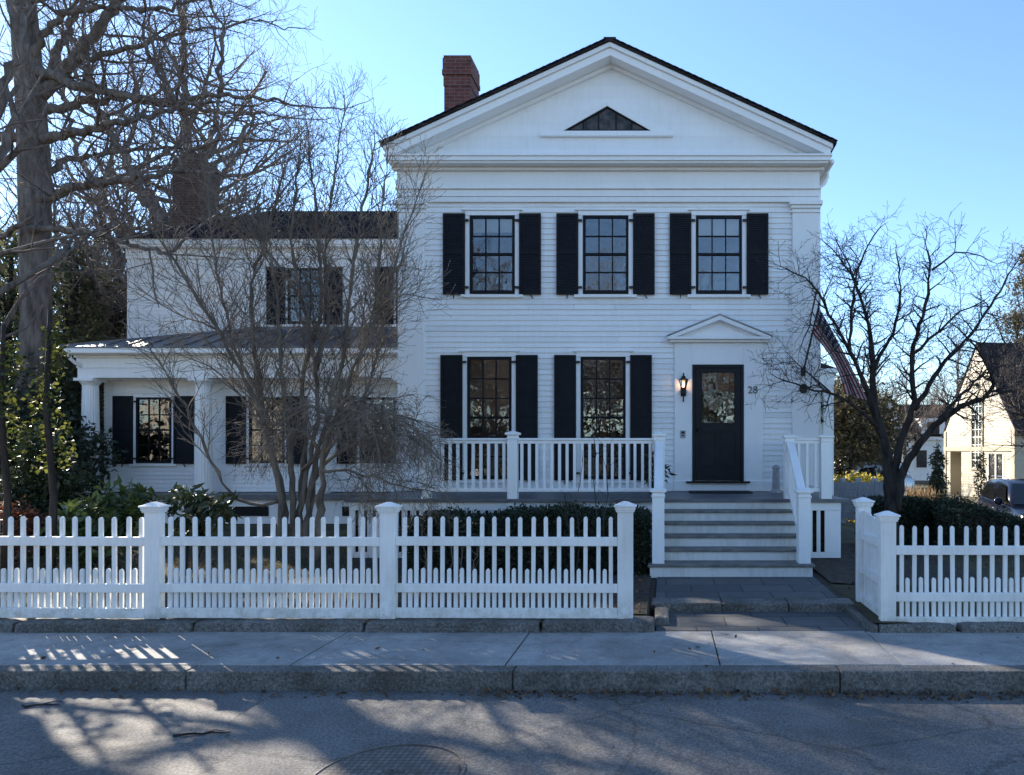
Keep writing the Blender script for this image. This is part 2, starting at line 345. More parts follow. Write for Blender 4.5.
M['grassblade'] = leafmat('winter grass blade', (0.07,0.075,0.02), (0.22,0.19,0.08), 0.4, 0.7)
def emis(name, c, s):
    m = bpy.data.materials.new(name); m.use_nodes = True; t = m.node_tree; t.nodes.clear()
    o = N(t, 'ShaderNodeOutputMaterial'); e = N(t, 'ShaderNodeEmission'); e.inputs[0].default_value = (*c,1); e.inputs[1].default_value = s
    t.links.new(e.outputs[0], o.inputs[0]); return m
M['bulb'] = emis('lit bulb', (1.0, 0.55, 0.25), 9.0)
def flagmat():
    m, t, b, o = newmat('striped flag cloth')
    uv = N(t, 'ShaderNodeUVMap'); sp = N(t, 'ShaderNodeSeparateXYZ'); t.links.new(uv.outputs[0], sp.inputs[0])
    def mth(op, a, bb=None):
        n = N(t, 'ShaderNodeMath', operation=op)
        for i, v in enumerate((a, bb)):
            if v is None: continue
            if isinstance(v, bpy.types.NodeSocket): t.links.new(v, n.inputs[i])
            else: n.inputs[i].default_value = v
        return n.outputs[0]
    u, v = sp.outputs[0], sp.outputs[1]
    st = mth('MODULO', mth('FLOOR', mth('MULTIPLY', v, 12.999)), 2.0)
    c = mixc(t, st, (0.22, 0.010, 0.018), (0.44, 0.42, 0.42))
    can = mth('MULTIPLY', mth('LESS_THAN', u, 0.40), mth('GREATER_THAN', v, 6/13))
    fu = mth('SUBTRACT', mth('FRACT', mth('MULTIPLY', u, 6/0.40)), 0.5); fv = mth('SUBTRACT', mth('FRACT', mth('MULTIPLY', mth('SUBTRACT', v, 6/13), 5/(7/13))), 0.5)
    d = mth('SQRT', mth('ADD', mth('MULTIPLY', fu, fu), mth('MULTIPLY', fv, fv)))
    star = mth('LESS_THAN', d, 0.26)
    cc = mixc(t, star, (0.010, 0.015, 0.055), (0.5, 0.5, 0.5))
    c = mixc(t, can, c, cc); t.links.new(c, b.inputs['Base Color']); b.inputs['Roughness'].default_value = 0.85
    tr = N(t, 'ShaderNodeBsdfTranslucent'); t.links.new(c, tr.inputs[0]); mx = N(t, 'ShaderNodeMixShader'); mx.inputs[0].default_value = 0.3
    t.links.new(b.outputs[0], mx.inputs[1]); t.links.new(tr.outputs[0], mx.inputs[2]); t.links.new(mx.outputs[0], o.inputs[0]); return m
M['flag'] = flagmat()
def coverplate():
    m, t, b, o = newmat('cast iron cover')
    tc = N(t, 'ShaderNodeTexCoord'); mp = N(t, 'ShaderNodeMapping'); mp.inputs['Rotation'].default_value = (0,0,R(45)); t.links.new(tc.outputs['Object'], mp.inputs[0])
    ck = N(t, 'ShaderNodeTexChecker', Scale=34.0); t.links.new(mp.outputs[0], ck.inputs['Vector'])
    n = N(t, 'ShaderNodeTexNoise', Scale=12, Detail=8); t.links.new(tc.outputs['Object'], n.inputs['Vector'])
    r = ramp(t, n.outputs['Fac'], [(0.35, (0.10,0.082,0.068)), (0.65, (0.22,0.18,0.15))])
    c = mixc(t, ck.outputs['Fac'], r.outputs[0], (0.085,0.07,0.06)); t.links.new(c, b.inputs['Base Color'])
    b.inputs['Roughness'].default_value = 0.7; bump(t, b, ck.outputs['Fac'], 0.6, 0.006); return m
M['cover'] = coverplate()
# ================================================================== the setting
rng = np.random.default_rng(11)
def smooth(a, b, x):
    t = np.clip((x - a) / (b - a), 0, 1); return t*t*(3 - 2*t)
def GH(x, y):                                            # height of the garden ground
    return 0.085 - 0.78*smooth(3.4, 7.5, x)*smooth(11.5, 17.0, y) - 0.10*smooth(2.2, 3.2, x)*smooth(12.5, 6.9, y) - (0.35 if -0.15 < x < 2.05 and y < 9.7 else 0)
def grid_sheet(xs, ys, fz):
    mb = MB(); nx = len(xs); vs = [(x, y, float(fz(x, y))) for y in ys for x in xs]
    mb.add(vs, [(j*nx+i, j*nx+i+1, (j+1)*nx+i+1, (j+1)*nx+i) for j in range(len(ys)-1) for i in range(nx-1)]); return mb
xs = [-900,-300,-120,-60,-30] + list(np.arange(-20, -0.2, 0.8)) + [-0.19, -0.14] + list(np.arange(0.2, 1.9, 0.6)) + [2.02, 2.07] + list(np.arange(2.4, 30.1, 0.8)) + [60,120,300,900]
ys = [6.95] + list(np.arange(7.4, 9.4, 0.7)) + [9.66, 9.72] + list(np.arange(10.2, 30, 0.7)) + [40,60,100,200,450,1500]
struct(grid_sheet(xs, ys, lambda x, y: GH(x, y) + 0.015*math.sin(x*2.3+y)*math.sin(y*1.7)*(1 if y > 7.2 else 0)), 'ground', M['ground'], smooth=True)
struct(grid_sheet([-900,-60,-20,0,20,60,900], [-1500,-200,-60,-20,-5.6], lambda x, y: -0.05), 'ground', M['ground'])
def RZf(x, y): return -0.168 - 0.0045*max(-6, min(6, x)) - 0.002*abs(y-1)
rd = grid_sheet(list(np.arange(-60, 61, 1.0)), list(np.linspace(-3.4, 5.74, 14)), RZf)
struct(rd, 'road', M['asphalt'], smooth=True)
mb = MB().box(-60, 60, -3.75, -3.35, -0.5, -0.02); struct(mb, 'kerb', M['granite'], bevel=0.02)
struct(MB().box(-60, 60, -5.6, -3.76, -.3, -.02), 'sidewalk', M['concrete'])
# kerb: long granite blocks with tight joints, rough arrises
mb = MB(); jx = [-30 + 2.67*k for k in range(0, 26)]
off = -3.92 - min(jx, key=lambda v: abs(v + 3.92))
for a in jx:
    a += off; dy = rng.uniform(-0.008, 0.008); dz = rng.uniform(-0.006, 0.004)
    mb.box(a + 0.005, a + 2.665, 5.70 + dy, 5.865, -0.55, 0.0 + dz)
struct(mb, 'kerb', M['granite'], bevel=0.012)
mb = MB()
sj = [-20.1 - 0, -18.4, -16.7, -15.0, -13.3, -11.7, -10.0, -8.3, -6.62, -4.87, -3.15, -1.35, 0.455, 1.98, 3.75, 5.5, 7.25, 9.0, 10.8, 12.6, 14.4, 16.2, 18, 20]
for a, b_ in zip(sj[:-1], sj[1:]):
    mb.box(a + 0.006, b_ - 0.006, 5.868, 6.965, -0.3, 0.0 + rng.uniform(-0.004, 0.004))
struct(mb, 'sidewalk', M['concrete'], bevel=0.006)
struct(MB().box(-21, 21, 5.85, 6.97, -0.4, -0.012), 'sidewalk_bed', M['soil'])
# path from the pavement to the stair, one low stone step
mb = MB().box(-0.10, 2.06, 6.972, 7.76, -0.3, 0.002); struct(mb, 'path', M['bluestone'])
mb = MB().box(-0.12, 1.98, 8.06, 9.6, -0.2, 0.100); struct(mb, 'path', M['bluestone'])
mb = MB()
for a, b_ in ((-0.16, 0.62), (0.625, 1.36), (1.365, 2.10)):
    mb.box(a, b_, 7.765 + rng.uniform(-.01, .01), 8.055, -0.2, 0.103 + rng.uniform(-.004, .004))
struct(mb, 'path_step', M['granite'], bevel=0.015)
struct(MB().box(1.985, 2.13, 7.98, 9.74, -.35, .088), 'path_verge', M['soil'], bevel=.01); struct(MB().box(-.26, -.125, 7.73, 9.74, -.35, .088), 'path_verge', M['soil'], bevel=.01)
# planting beds of dark mulch
def bed(x0, x1, y0, y1):
    struct(grid_sheet(list(np.linspace(x0, x1, max(3, int((x1-x0)/.4)))), list(np.linspace(y0, y1, max(3, int((y1-y0)/.4)))), lambda x, y: GH(x, y) + 0.03), 'planting_bed', M['soil'], smooth=True)
bed(-5.6, -.2, 7.2, 11.5); bed(-13.3, -5.61, 9.2, 12.2); bed(2.1, 4.3, 8.9, 12.6)
gx = list(np.arange(6.2, 26.1, 0.8)); gy = list(np.arange(14.4, 24.1, 0.7))
struct(grid_sheet(gx, gy, lambda x, y: GH(x, y) + 0.03), 'driveway', M['drive'], smooth=True)

# ------------------------------------------------------------------ the house
F = 12.963                                               # street face of the main block
S = FOC / F
def hx(px): return (px - VX) / S
def hz(py): return CAM_Z + (VY - py) / S
XL, XR, YB = -4.93, 2.80, F + 9.2
house = thing('greek_revival_house', 'white clapboard house with a pedimented gable, black shutters and a side wing', 'house', (-2.0, F, 0.085))
FLOOR = 1.04
CLR = random.Random(3)
def clap(mb, u0, u1, z0, z1, fn, holes=(), e=0.100, p=0.018, flip=False):
    """weatherboards: fn(u, out, z) -> point; holes = (u0,u1,z0,z1)"""
    k = 0
    while z0 + k*e < z1 - 1e-6:
        ra = z0 + k*e; rb = min(ra + e, z1); k += 1
        cuts = sorted({ra, rb} | {h for hh in holes for h in hh[2:4] if ra < h < rb})
        for a, b in zip(cuts[:-1], cuts[1:]):
            mid = (a + b)/2
            hs = sorted((h[0], h[1]) for h in holes if h[2] <= mid <= h[3])
            segs = []; u = u0
            for h0, h1 in hs:
                if h0 > u: segs.append((u, h0))
                u = max(u, h1)
            if u < u1: segs.append((u, u1))
            if a == ra: pj = p*CLR.uniform(.82, 1.15)
            oa, ob = pj*(1-(a-ra)/e), pj*(1-(b-ra)/e)
            sg2 = []
            for s0, s1 in segs:
                while s1 - s0 > 2.6 and CLR.random() < .6:
                    c_ = s0 + CLR.uniform(.7, 2.4); sg2.append((s0, c_-.0015)); s0 = c_+.0015
                sg2.append((s0, s1))
            for s0, s1 in sg2:
                mb.add([fn(s0,oa,a), fn(s1,oa,a), fn(s1,ob,b), fn(s0,ob,b)], [(3,2,1,0) if flip else (0,1,2,3)])
                if a == ra: mb.add([fn(s0,0,a), fn(s1,0,a), fn(s1,oa,a), fn(s0,oa,a)], [(0,1,2,3) if flip else (3,2,1,0)])
    return mb
front = lambda Y: (lambda u, o, z: (u, Y - o, z))
# windows of the main block: x0,x1,z0,z1 of the sash, columns, rows, blind depth
UP = [(hx(470.3), hx(515.0), hz(294), hz(216), 3, 4, 0.30), (hx(583.2), hx(628.4), hz(294), hz(216), 3, 4, 0.0), (hx(696), hx(741.6), hz(294), hz(216), 3, 4, 0.40)]
LO = [(hx(467.8), hx(511.8), hz(479), hz(357), 3, 6, 0.0), (hx(581), hx(625.6), hz(479), hz(357), 3, 6, 0.0)]
DOOR = (hx(692.3), hx(743.4), 1.226, hz(365))
holes = [(a, b, c, d) for a, b, c, d, *_ in UP + LO] + [(DOOR[0]+.08, DOOR[1]-.08, DOOR[2]+1.0, DOOR[3]-.1)]
mb = MB(); clap(mb, XL, XR, 1.20, 6.33, front(F), holes); 
mb.add([(XL,F,6.33),(XR,F,6.33),(XR,F,7.0),(XL,F,7.0)], [(0,1,2,3)]); mb.add([(XL,F,0.0),(XR,F,0.0),(XR,F,1.2),(XL,F,1.2)], [(0,1,2,3)])
clap(mb, F, YB, 0.1, 7.0, lambda u, o, z: (XL - o, u, z), flip=True); clap(mb, F, YB, 0.1, 7.0, lambda u, o, z: (XR + o, u, z)); clap(mb, XL, XR, 0.1, 7.0, lambda u, o, z: (u, YB + o, z), flip=True)
mb.build('wall', M['white'], house)
# water table and pilasters
mb = MB().box(XL-.02, XR+.02, F-.045, F+.01, 1.04, 1.215); mb.build('base_board', M['trim'], house, bevel=.006)
for x0, x1 in ((XL - .012, XL + .47), (XR - .47, XR + .012)):
    mb = MB().box(x0, x1, F-.075, F+.02, 1.216, 6.245)
    mb.box(x0-.03, x1+.03, F-.105, F+.02, 1.05, 1.36)
    mb.box(x0-.025, x1+.025, F-.10, F+.02, 6.17, 6.21)
    mb.box(x0-.03, x1+.03, F-.115, F+.02, 6.246, 6.30); mb.box(x0-.06, x1+.06, F-.15, F+.02, 6.301, 6.375)
    mb.build('pilaster', M['trim'], house, bevel=.006)
# entablature: two architrave bands, frieze, box cornice
mb = MB().box(XL-.03, XR+.03, F-.055, F+.01, 6.376, 6.47); mb.box(XL-.03, XR+.03, F-.068, F+.01, 6.474, 6.60)
mb.box(XL-.05, XR+.05, F-.11, F+.01, 6.602, 6.632); mb.box(XL-.03, XR+.03, F-.075, F+.01, 6.634, 6.99)
mb.box(XL-.03, XR+.03, F+.012, YB-.01, 6.376, 6.99)
mb.build('frieze', M['trim'], house, bevel=.005)
CX0, CX1, CY = -5.06, 2.97, 12.61
mb = MB().box(CX0+.04, CX1-.04, CY+.03, YB+.3, 6.985, 7.02); mb.box(CX0, CX1, CY, YB+.33, 7.021, 7.095); mb.box(CX0-.025, CX1+.025, CY-.025, YB+.35, 7.096, 7.135)
mb.box(XL-.09, XR+.09, F-.15, F-.076, 6.93, 6.984)
mb.build('cornice', M['trim'], house, bevel=.008)
# tympanum of flush boards
AX, AZ, SL = -1.008, 9.14, 0.4565                        # ridge line of the white rake (underside of roofing), pitch
def rake_z(x, d): return AZ - d - SL*abs(x - AX)
mb = MB(); z = 7.13
while z < AZ - .3:
    z1 = min(z + .235, AZ - .2)
    w0 = (AZ - .2 - z)/SL; w1 = max((AZ - .2 - z1)/SL, 0.001)
    y = F - .020
    mb.add([(AX-w0,y-.0025,z),(AX+w0,y-.0025,z),(AX+w1,y,z1),(AX-w1,y,z1),(AX-w0,y,z),(AX+w0,y,z)], [(0,1,2,3),(4,5,1,0)]); z = z1
mb.build('tympanum', M['white'], house)
mb = MB(); mb.add([(CX0,YB,7.0),(CX1,YB,7.0),(AX,YB,AZ-.05)], [(2,1,0)]); mb.build('rear_gable', M['white'], house)
# raking cornice: two stepped mouldings and a bed mould
def rake(mb, d0, d1, xa, xb, y0, y1, zcut=7.137):
    for sgn, xe in ((-1, xa), (1, xb)):
        t = [(AX, AZ-d0), (xe, rake_z(xe, d0))]
        lo_x = xe if rake_z(xe, d1) >= zcut else AX + sgn*(AZ - d1 - zcut)/SL
        if rake_z(xe, d1) < zcut: t.append((xe, max(zcut, 0)))
        t += [(lo_x, max(rake_z(lo_x, d1), zcut)), (AX, AZ-d1)]
        mb.prism(t if sgn > 0 else t[::-1], y0, y1)
mb = MB(); rake(mb, 0.002, .085, CX0-.03, CX1+.03, 12.575, 12.70); rake(mb, .087, .225, CX0, CX1, 12.615, F+.01); rake(mb, .228, .30, CX0+.3, CX1-.3, F-.085, F+.01)
mb.build('raking_cornice', M['trim'], house, bevel=.005)
# roof
mb = MB()
for sgn, xe in ((-1, -5.13), (1, 3.06)):
    poly = [(AX, AZ+.048), (xe, rake_z(xe, 0)+.048), (xe, rake_z(xe, 0)+.004), (AX, AZ+.004)]
    mb.prism(poly if sgn > 0 else poly[::-1], 12.545, YB+.4)
mb.box(AX-.11, AX+.11, 12.54, YB+.41, AZ+.03, AZ+.062)
roof = mb.build('roof', M['shingle'], house)
# shingle butt ends seen along the rake
for sgn, xe in ((-1, -5.14), (1, 3.07)):
    n = 34; mb = MB()
    for k in range(n):
        xa = AX + sgn*(.10 + k*(abs(xe-AX)-.10)/n); xb = AX + sgn*(.10 + (k+1)*(abs(xe-AX)-.10)/n)
        mb.bar((xa, 12.56, rake_z(xa,0)+.060), (xb, 12.56, rake_z(xb,0)+.052), .10, .014)
    mb.build('shingle_edge', M['shingle'], roof)
# gutter elbow under the right eave
mb = MB(); mb.tube([(3.03,F-.2,7.06),(3.03,F+4,7.05),(3.03,YB,7.04)], .045, 8)
mb.tube([(3.02,F+.15,7.02),(3.02,F+.15,6.90),(2.97,F+.15,6.80),(2.87,F+.15,6.70),(2.86,F+.15,6.3),(2.86,F+.15,0.3)], .035, 8); mb.build('gutter', M['trim'], house, smooth=True)
# fan light in the gable
mb = MB(); fx, fz0, fzt, hw = hx(607.5), hz(132.5), hz(108.5), (hx(651)-hx(564))/2
mb.prism([(fx-hw-.34, fz0-.01), (fx-hw-.02, fz0-.01), (fx, fzt+.015), (fx, fzt+.10)], F-.075, F-.022)
mb.prism([(fx+hw+.02, fz0-.01), (fx+hw+.34, fz0-.01), (fx, fzt+.10), (fx, fzt+.015)], F-.075, F-.022)
mb.box(hx(541), hx(673), F-.10, F-.022, hz(138), fz0-.011)
fan = mb.build('gable_window', M['trim'], house, bevel=.004)
MB().prism([(fx-hw, fz0), (fx+hw, fz0), (fx, fzt)], F-.034, F-.024).build('pane', vary('old dark panes', (.02,.018,.016), (.10,.085,.07), 7, 0.12, spec=0.3), fan)
mb = MB()
for k in (-.55, -.2, .2, .55):
    x = fx + k*hw; mb.bar((x, F-.04, fz0), (x, F-.04, fz0 + (fzt-fz0)*(1-abs(k))), .022, .02, (0,1,0))
for a, b_ in (((fx-hw, fz0), (fx, fzt)), ((fx+hw, fz0), (fx, fzt)), ((fx-hw, fz0+.012), (fx+hw, fz0+.012))):
    mb.bar((a[0], F-.042, a[1]), (b_[0], F-.042, b_[1]), .03, .03, (0,1,0))
mb.build('muntin', M['black'], fan)

def shutter(x0, x1, z0, z1, Y, parent, hinge_right, drop):
    st = .045; mb = MB()
    for a, b in ((x0, x0+st), (x1-st, x1)): mb.box(a, b, Y-.035, Y, z0, z1)
    zs = [z0, z0 + .52*(z1-z0) - .03, z1 - .05]
    mid = z0 + .52*(z1-z0)
    for a, b in ((z0, z0+.08), (mid-.035, mid+.035), (z1-.05, z1)): mb.box(x0+st, x1-st, Y-.033, Y-.002, a, b)
    for a, b in ((z0+.08, mid-.035), (mid+.035, z1-.05)):
        n = max(3, int((b-a)/.042))
        for k in range(n):
            z = a + (k+.5)*(b-a)/n
            mb.add([(x0+st,Y-.026,z-.022),(x1-st,Y-.026,z-.022),(x1-st,Y-.018,z+.022),(x0+st,Y-.018,z+.022)], [(0,1,2,3)])
    o = mb.build('shutter', M['black'], parent)
    hxx = x1 if hinge_right else x0; s = 1 if hinge_right else -1
    for z in (z0+.13, z1-.13): MB().box(min(hxx, hxx+s*.075), max(hxx, hxx+s*.075), Y-.05, Y-.012, z-.018, z+.018).build('hinge', M['iron'], o)
    MB().bar(((x0+x1)/2, Y-.02, z0+.01), ((x0+x1)/2 - s*drop, Y-.05, z0-.075), .018, .012, (0,1,0)).build('holdback', M['iron'], o)
    return o
def window(x0, x1, z0, z1, cols, rows, Y, parent, blind=0.0, sw=.40, gap=.088, head=.09, shut=(1,1), zs=None, hood=True, mid=None):
    """black sash with muntins in a white casing; room behind; louvred shutters"""
    st = .045; mb = MB()
    for a, b in ((x0, x0+st), (x1-st, x1)): mb.box(a, b, Y-.045, Y+.02, z0, z1)
    mb.box(x0+st, x1-st, Y-.044, Y+.019, z0, z0+.06); mb.box(x0+st, x1-st, Y-.044, Y+.019, z1-.05, z1)
    gx0, gx1, gz0, gz1 = x0+st, x1-st, z0+.06, z1-.05
    mid = mid if mid is not None else rows//2
    for r in range(1, rows):
        z = gz0 + (gz1-gz0)*r/rows; t = .022 if r == mid else .011
        mb.box(gx0, gx1, Y-.030 - (.01 if r == mid else 0), Y+.003, z-t, z+t)
    for c in range(1, cols):
        x = gx0 + (gx1-gx0)*c/cols; mb.box(x-.011, x+.011, Y-.028, Y+.001, gz0, gz1)
    win = mb.build('window', M['black'], parent)
    mb = MB(); mb.add([(gx0,Y-.012,gz0),(gx1,Y-.012,gz0),(gx1,Y-.012,gz1),(gx0,Y-.012,gz1)], [(0,1,2,3)]); mb.build('pane', M['glass'], win)
    mb = MB(); c = gap
    mb.box(x0-c, x0-.002, Y-.032, Y+.02, z0-.02, z1+.0); mb.box(x1+.002, x1+c, Y-.032, Y+.02, z0-.02, z1+.0)
    mb.box(x0-c-.0, x1+c+.0, Y-.036, Y+.02, z1+.002, z1+head)
    if hood: mb.box(x0-c-.06, x1+c+.06, Y-.06, Y+.02, z1+head+.002, z1+head+.028)
    mb.box(x0-c-.07, x1+c+.07, Y-.075, Y+.02, z0-.075, z0-.022)
    mb.build('casing', M['trim'], win, bevel=.004)
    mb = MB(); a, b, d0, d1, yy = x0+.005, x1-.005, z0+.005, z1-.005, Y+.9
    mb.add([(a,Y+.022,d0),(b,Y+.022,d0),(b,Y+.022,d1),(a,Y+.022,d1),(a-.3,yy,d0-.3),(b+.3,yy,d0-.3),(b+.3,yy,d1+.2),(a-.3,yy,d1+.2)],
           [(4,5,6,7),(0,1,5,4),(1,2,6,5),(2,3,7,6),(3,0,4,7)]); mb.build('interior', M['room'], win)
    if blind: MB().box(gx0+.005, gx1-.005, Y+.03, Y+.036, z1-blind, z1-.02).build('blind', M['blind'], win)
    za, zb = zs or (z0-.02, z1+.03)
    if shut[0]: shutter(x0-gap-sw, x0-gap, za, zb, Y-.034, parent, True, .0)
    if shut[1]: shutter(x1+gap, x1+gap+sw, za, zb, Y-.034, parent, False, .06)
    return win
for x0, x1, z0, z1, c, r, bl in UP: window(x0, x1, z0, z1, c, r, F, house, blind=bl)
for x0, x1, z0, z1, c, r, bl in LO: window(x0, x1, z0, z1, c, r, F, house, blind=bl, mid=3)

# entrance: flat surround, small pediment, storm door
a0, a1 = hx(674.5), hx(762.4)
mb = MB().box(a0, DOOR[0]-.002, F-.055, F+.01, 1.216, hz(343)); mb.box(DOOR[1]+.002, a1, F-.055, F+.01, 1.216, hz(343)); mb.box(DOOR[0]-.002, DOOR[1]+.002, F-.0545, F+.01, DOOR[3]+.002, hz(343))
mb.box(a0-.015, DOOR[0]-.03, F-.075, F-.046, 1.045, 1.235); mb.box(DOOR[1]+.03, a1+.015, F-.075, F-.046, 1.045, 1.235); mb.box(DOOR[0]-.03, DOOR[1]+.03, F-.065, F-.046, 1.045, 1.165)
ds = mb.build('door_surround', M['trim'], house, bevel=.005)
p0, p1, pb, pt, pc = hx(667), hx(769.5), hz(343), hz(317), hx(719)
pw = (p1-p0)/2; ps = (pt-pb-.09)/pw
mb = MB().box(p0+.05, p1-.05, F-.13, F+.01, pb, pb+.045); mb.box(p0, p1, F-.19, F+.01, pb+.046, pb+.092)
for sgn in (-1, 1):
    poly = [(pc, pt), (pc+sgn*pw, pb+.093), (pc+sgn*(pw-.17), pb+.093), (pc, pt-.085)]
    mb.prism(poly if sgn > 0 else poly[::-1], F-.19, F+.01)
mb.prism([(pc-pw+.1, pb+.093), (pc+pw-.1, pb+.093), (pc, pt-.05)], F-.06, F+.008)
mb.build('hood', M['trim'], ds, bevel=.004)
mb = MB()
for sgn in (-1, 1):
    poly = [(pc, pt+.028), (pc+sgn*(pw+.02), pb+.115), (pc+sgn*(pw+.02), pb+.097), (pc, pt+.004)]
    mb.prism(poly if sgn > 0 else poly[::-1], F-.205, F+.012)
mb.build('hood_roof', M['stonegrey'], ds)
d0, d1, dz0, dz1 = DOOR
mb = MB().box(d0, d0+.05, F-.07, F+.02, dz0, dz1); mb.box(d1-.05, d1, F-.07, F+.02, dz0, dz1); mb.box(d0+.05, d1-.05, F-.069, F+.019, dz1-.06, dz1)
mb.box(hx(686), hx(749.5), F-.12, F-.04, dz0-.035, dz0)
fr = mb.build('door', M['door'], house, bevel=.004)
gx0, gx1, gz0, gz1 = hx(701.5), hx(734.5), hz(423), hz(373)
mb = MB(); e0, e1, b0, b1 = d0+.053, d1-.053, dz0+.01, dz1-.063
mb.box(e0, gx0, F-.055, F-.02, b0, b1); mb.box(gx1, e1, F-.055, F-.02, b0, b1); mb.box(gx0, gx1, F-.0545, F-.0205, gz1, b1); mb.box(gx0, gx1, F-.0545, F-.0205, b0, gz0)
for x in (gx0-.012, gx1-.008): mb.box(x, x+.02, F-.066, F-.054, gz0-.01, gz1+.01)
xm = (gx0+gx1)/2
for a, b_ in ((gx0-.04, xm-.035), (xm+.035, gx1+.04)):
    for q in ((a, a+.02, b0+.27, gz0-.17), (b_-.02, b_, b0+.27, gz0-.17)): mb.box(q[0], q[1], F-.066, F-.054, q[2], q[3])
    mb.box(a, b_, F-.065, F-.054, b0+.25, b0+.27); mb.box(a, b_, F-.065, F-.054, gz0-.17, gz0-.15)
leaf = mb.build('door_leaf', M['door'], fr, bevel=.003)
mb = MB(); mb.add([(gx0,F-.035,gz0),(gx1,F-.035,gz0),(gx1,F-.035,gz1),(gx0,F-.035,gz1)], [(0,1,2,3)]); mb.build('pane', M['glass'], fr)
mb = MB(); yy = F+.6
mb.add([(gx0,F-.02,gz0),(gx1,F-.02,gz0),(gx1,F-.02,gz1),(gx0,F-.02,gz1),(gx0-.1,yy,gz0-.1),(gx1+.1,yy,gz0-.1),(gx1+.1,yy,gz1+.1),(gx0-.1,yy,gz1+.1)], [(4,5,6,7),(0,1,5,4),(1,2,6,5),(2,3,7,6),(3,0,4,7)]); mb.build('interior', M['room'], fr)
mb = MB(); mb.box(d0+.075, d0+.105, F-.075, F-.055, 2.13, 2.27); mb.tube([(d0+.09,F-.07,2.21),(d0+.09,F-.11,2.21),(d0+.18,F-.112,2.205)], .011, 6); mb.build('handle', M['iron'], fr, smooth=True)

# front porch: floor, skirt, stair, railings
PY = 10.82
mb = MB()
for k in range(15):
    y0 = PY + .12 + k*(F-.05-PY-.12)/15; mb.box(XL-.02, 2.80, y0, y0+(F-.05-PY-.12)/15-.004, .985, FLOOR)
mb.box(XL-.05, 2.83, PY, PY+.118, .99, FLOOR+.002)
mb.build('porch_floor', M['grey'], house, bevel=.006)
mb = MB()
def skirt(a, b):
    mb.box(a, b, PY+.06, PY+.10, .86, .985); mb.box(a, b, PY+.07, PY+.10, .12, .21)
    mb.box(a, a+.09, PY+.07, PY+.10, .21, .86); mb.box(b-.30, b, PY+.07, PY+.10, .21, .86); x = a+.14
    while x < b-.36: mb.box(x, x+.085, PY+.075, PY+.10, .21, .86); x += .135
skirt(XL, -.16)
mb.box(1.98, 2.72, PY+.06, PY+.10, .86, .985); mb.box(1.98, 2.72, PY+.07, PY+.10, .12, .21)
for a, b in ((1.98,2.28),(2.345,2.405),(2.47,2.72)): mb.box(a, b, PY+.072, PY+.10, .211, .859)
mb.box(2.66, 2.70, PY+.10, F, .12, .985); mb.box(XL, XL+.04, PY+.10, F, .12, .985)
mb.build('porch_skirt', M['trim'], house, bevel=.004)
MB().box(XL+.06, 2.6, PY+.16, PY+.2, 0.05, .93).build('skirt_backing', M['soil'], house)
ST = [(9.35,.265),(9.70,.42),(9.98,.575),(10.26,.73),(10.54,.885)]
stair = None; zprev = .06
mbr, mbt = MB(), MB()
for k, (y, z) in enumerate(ST + [(PY, FLOOR)]):
    xa, xb = (-.215, 1.965) if k == 0 else (-.10, 1.90)
    mbr.box(xa, xb, y+.03, y+.07, zprev, z-.034)
    if k < 5: 
        yn = (ST + [(PY, 0)])[k+1][0]
        mbt.box(xa-.03, xb+.03, y, yn+.03, z-.034, z)
    if k == 0: mbr.box(xa, xa+.04, y+.07, 9.78, zprev, z-.035); mbr.box(xb-.04, xb, y+.07, 9.78, zprev, z-.035)
    else:
        mbr.box(-.155, -.102, y+.03, PY+.06, zprev, z-.001); mbr.box(1.902, 1.955, y+.03, PY+.06, zprev, z-.001)
    zprev = z + .001
stair = mbt.build('stair', M['tread'], house, bevel=.008)
mbr.build('riser', M['riser'], stair)
def newel(x, y, z0, z1, w, parent):
    mb = MB().box(x-w/2, x+w/2, y-w/2, y+w/2, z0, z1-.055)
    mb.box(x-w/2-.012, x+w/2+.012, y-w/2-.012, y+w/2+.012, z1-.12, z1-.095)
    mb.box(x-w/2-.03, x+w/2+.03, y-w/2-.03, y+w/2+.03, z1-.054, z1-.02)
    b = x-w/2-.02, x+w/2+.02, y-w/2-.02, y+w/2+.02
    mb.add([(b[0],b[2],z1-.019),(b[1],b[2],z1-.019),(b[1],b[3],z1-.019),(b[0],b[3],z1-.019),(x,y,z1+.012)], [(0,1,4),(1,2,4),(2,3,4),(3,0,4)])
    return mb.build('newel_post', M['trim'], parent, bevel=.005)
def railing(xa, xb, y, parent, zt=1.985, zb=1.15, n=None):
    mb = MB().box(xa, xb, y-.045, y+.045, zt-.035, zt); mb.box(xa, xb, y-.025, y+.025, zt-.085, zt-.037); mb.box(xa, xb, y-.03, y+.03, zb, zb+.055)
    r = mb.build('railing', M['trim'], parent, bevel=.004)
    n = n or int(round((xb-xa)/.119)); b0 = None
    for k in range(n):
        x = xa + (k+.5)*(xb-xa)/n
        if b0 is None: b0 = MB().box(x-.021, x+.021, y-.021, y+.021, zb+.055, zt-.085).build('baluster', M['trim'], r); xx = x
        else: dup(b0, r, (x-xx, 0, 0))
    return r
RY = PY + .11
newel(-.105, RY, .96, 2.07, .165, house); newel(1.925, RY, FLOOR, 2.045, .155, house); newel(PX(513, RY), RY, .93, 2.09, .15, house); newel(2.49, RY, FLOOR, 2.045, .165, house); newel(-3.74, RY, FLOOR, 2.05, .13, house)
newel(-.105, 9.52, .266, 1.285, .165, house); newel(1.87, 9.52, .266, 1.275, .165, house)
railing(-3.67, PX(513, RY)-.08, RY, house); railing(PX(513, RY)+.08, -.19, RY, house); railing(2.01, 2.40, RY, house, n=3)
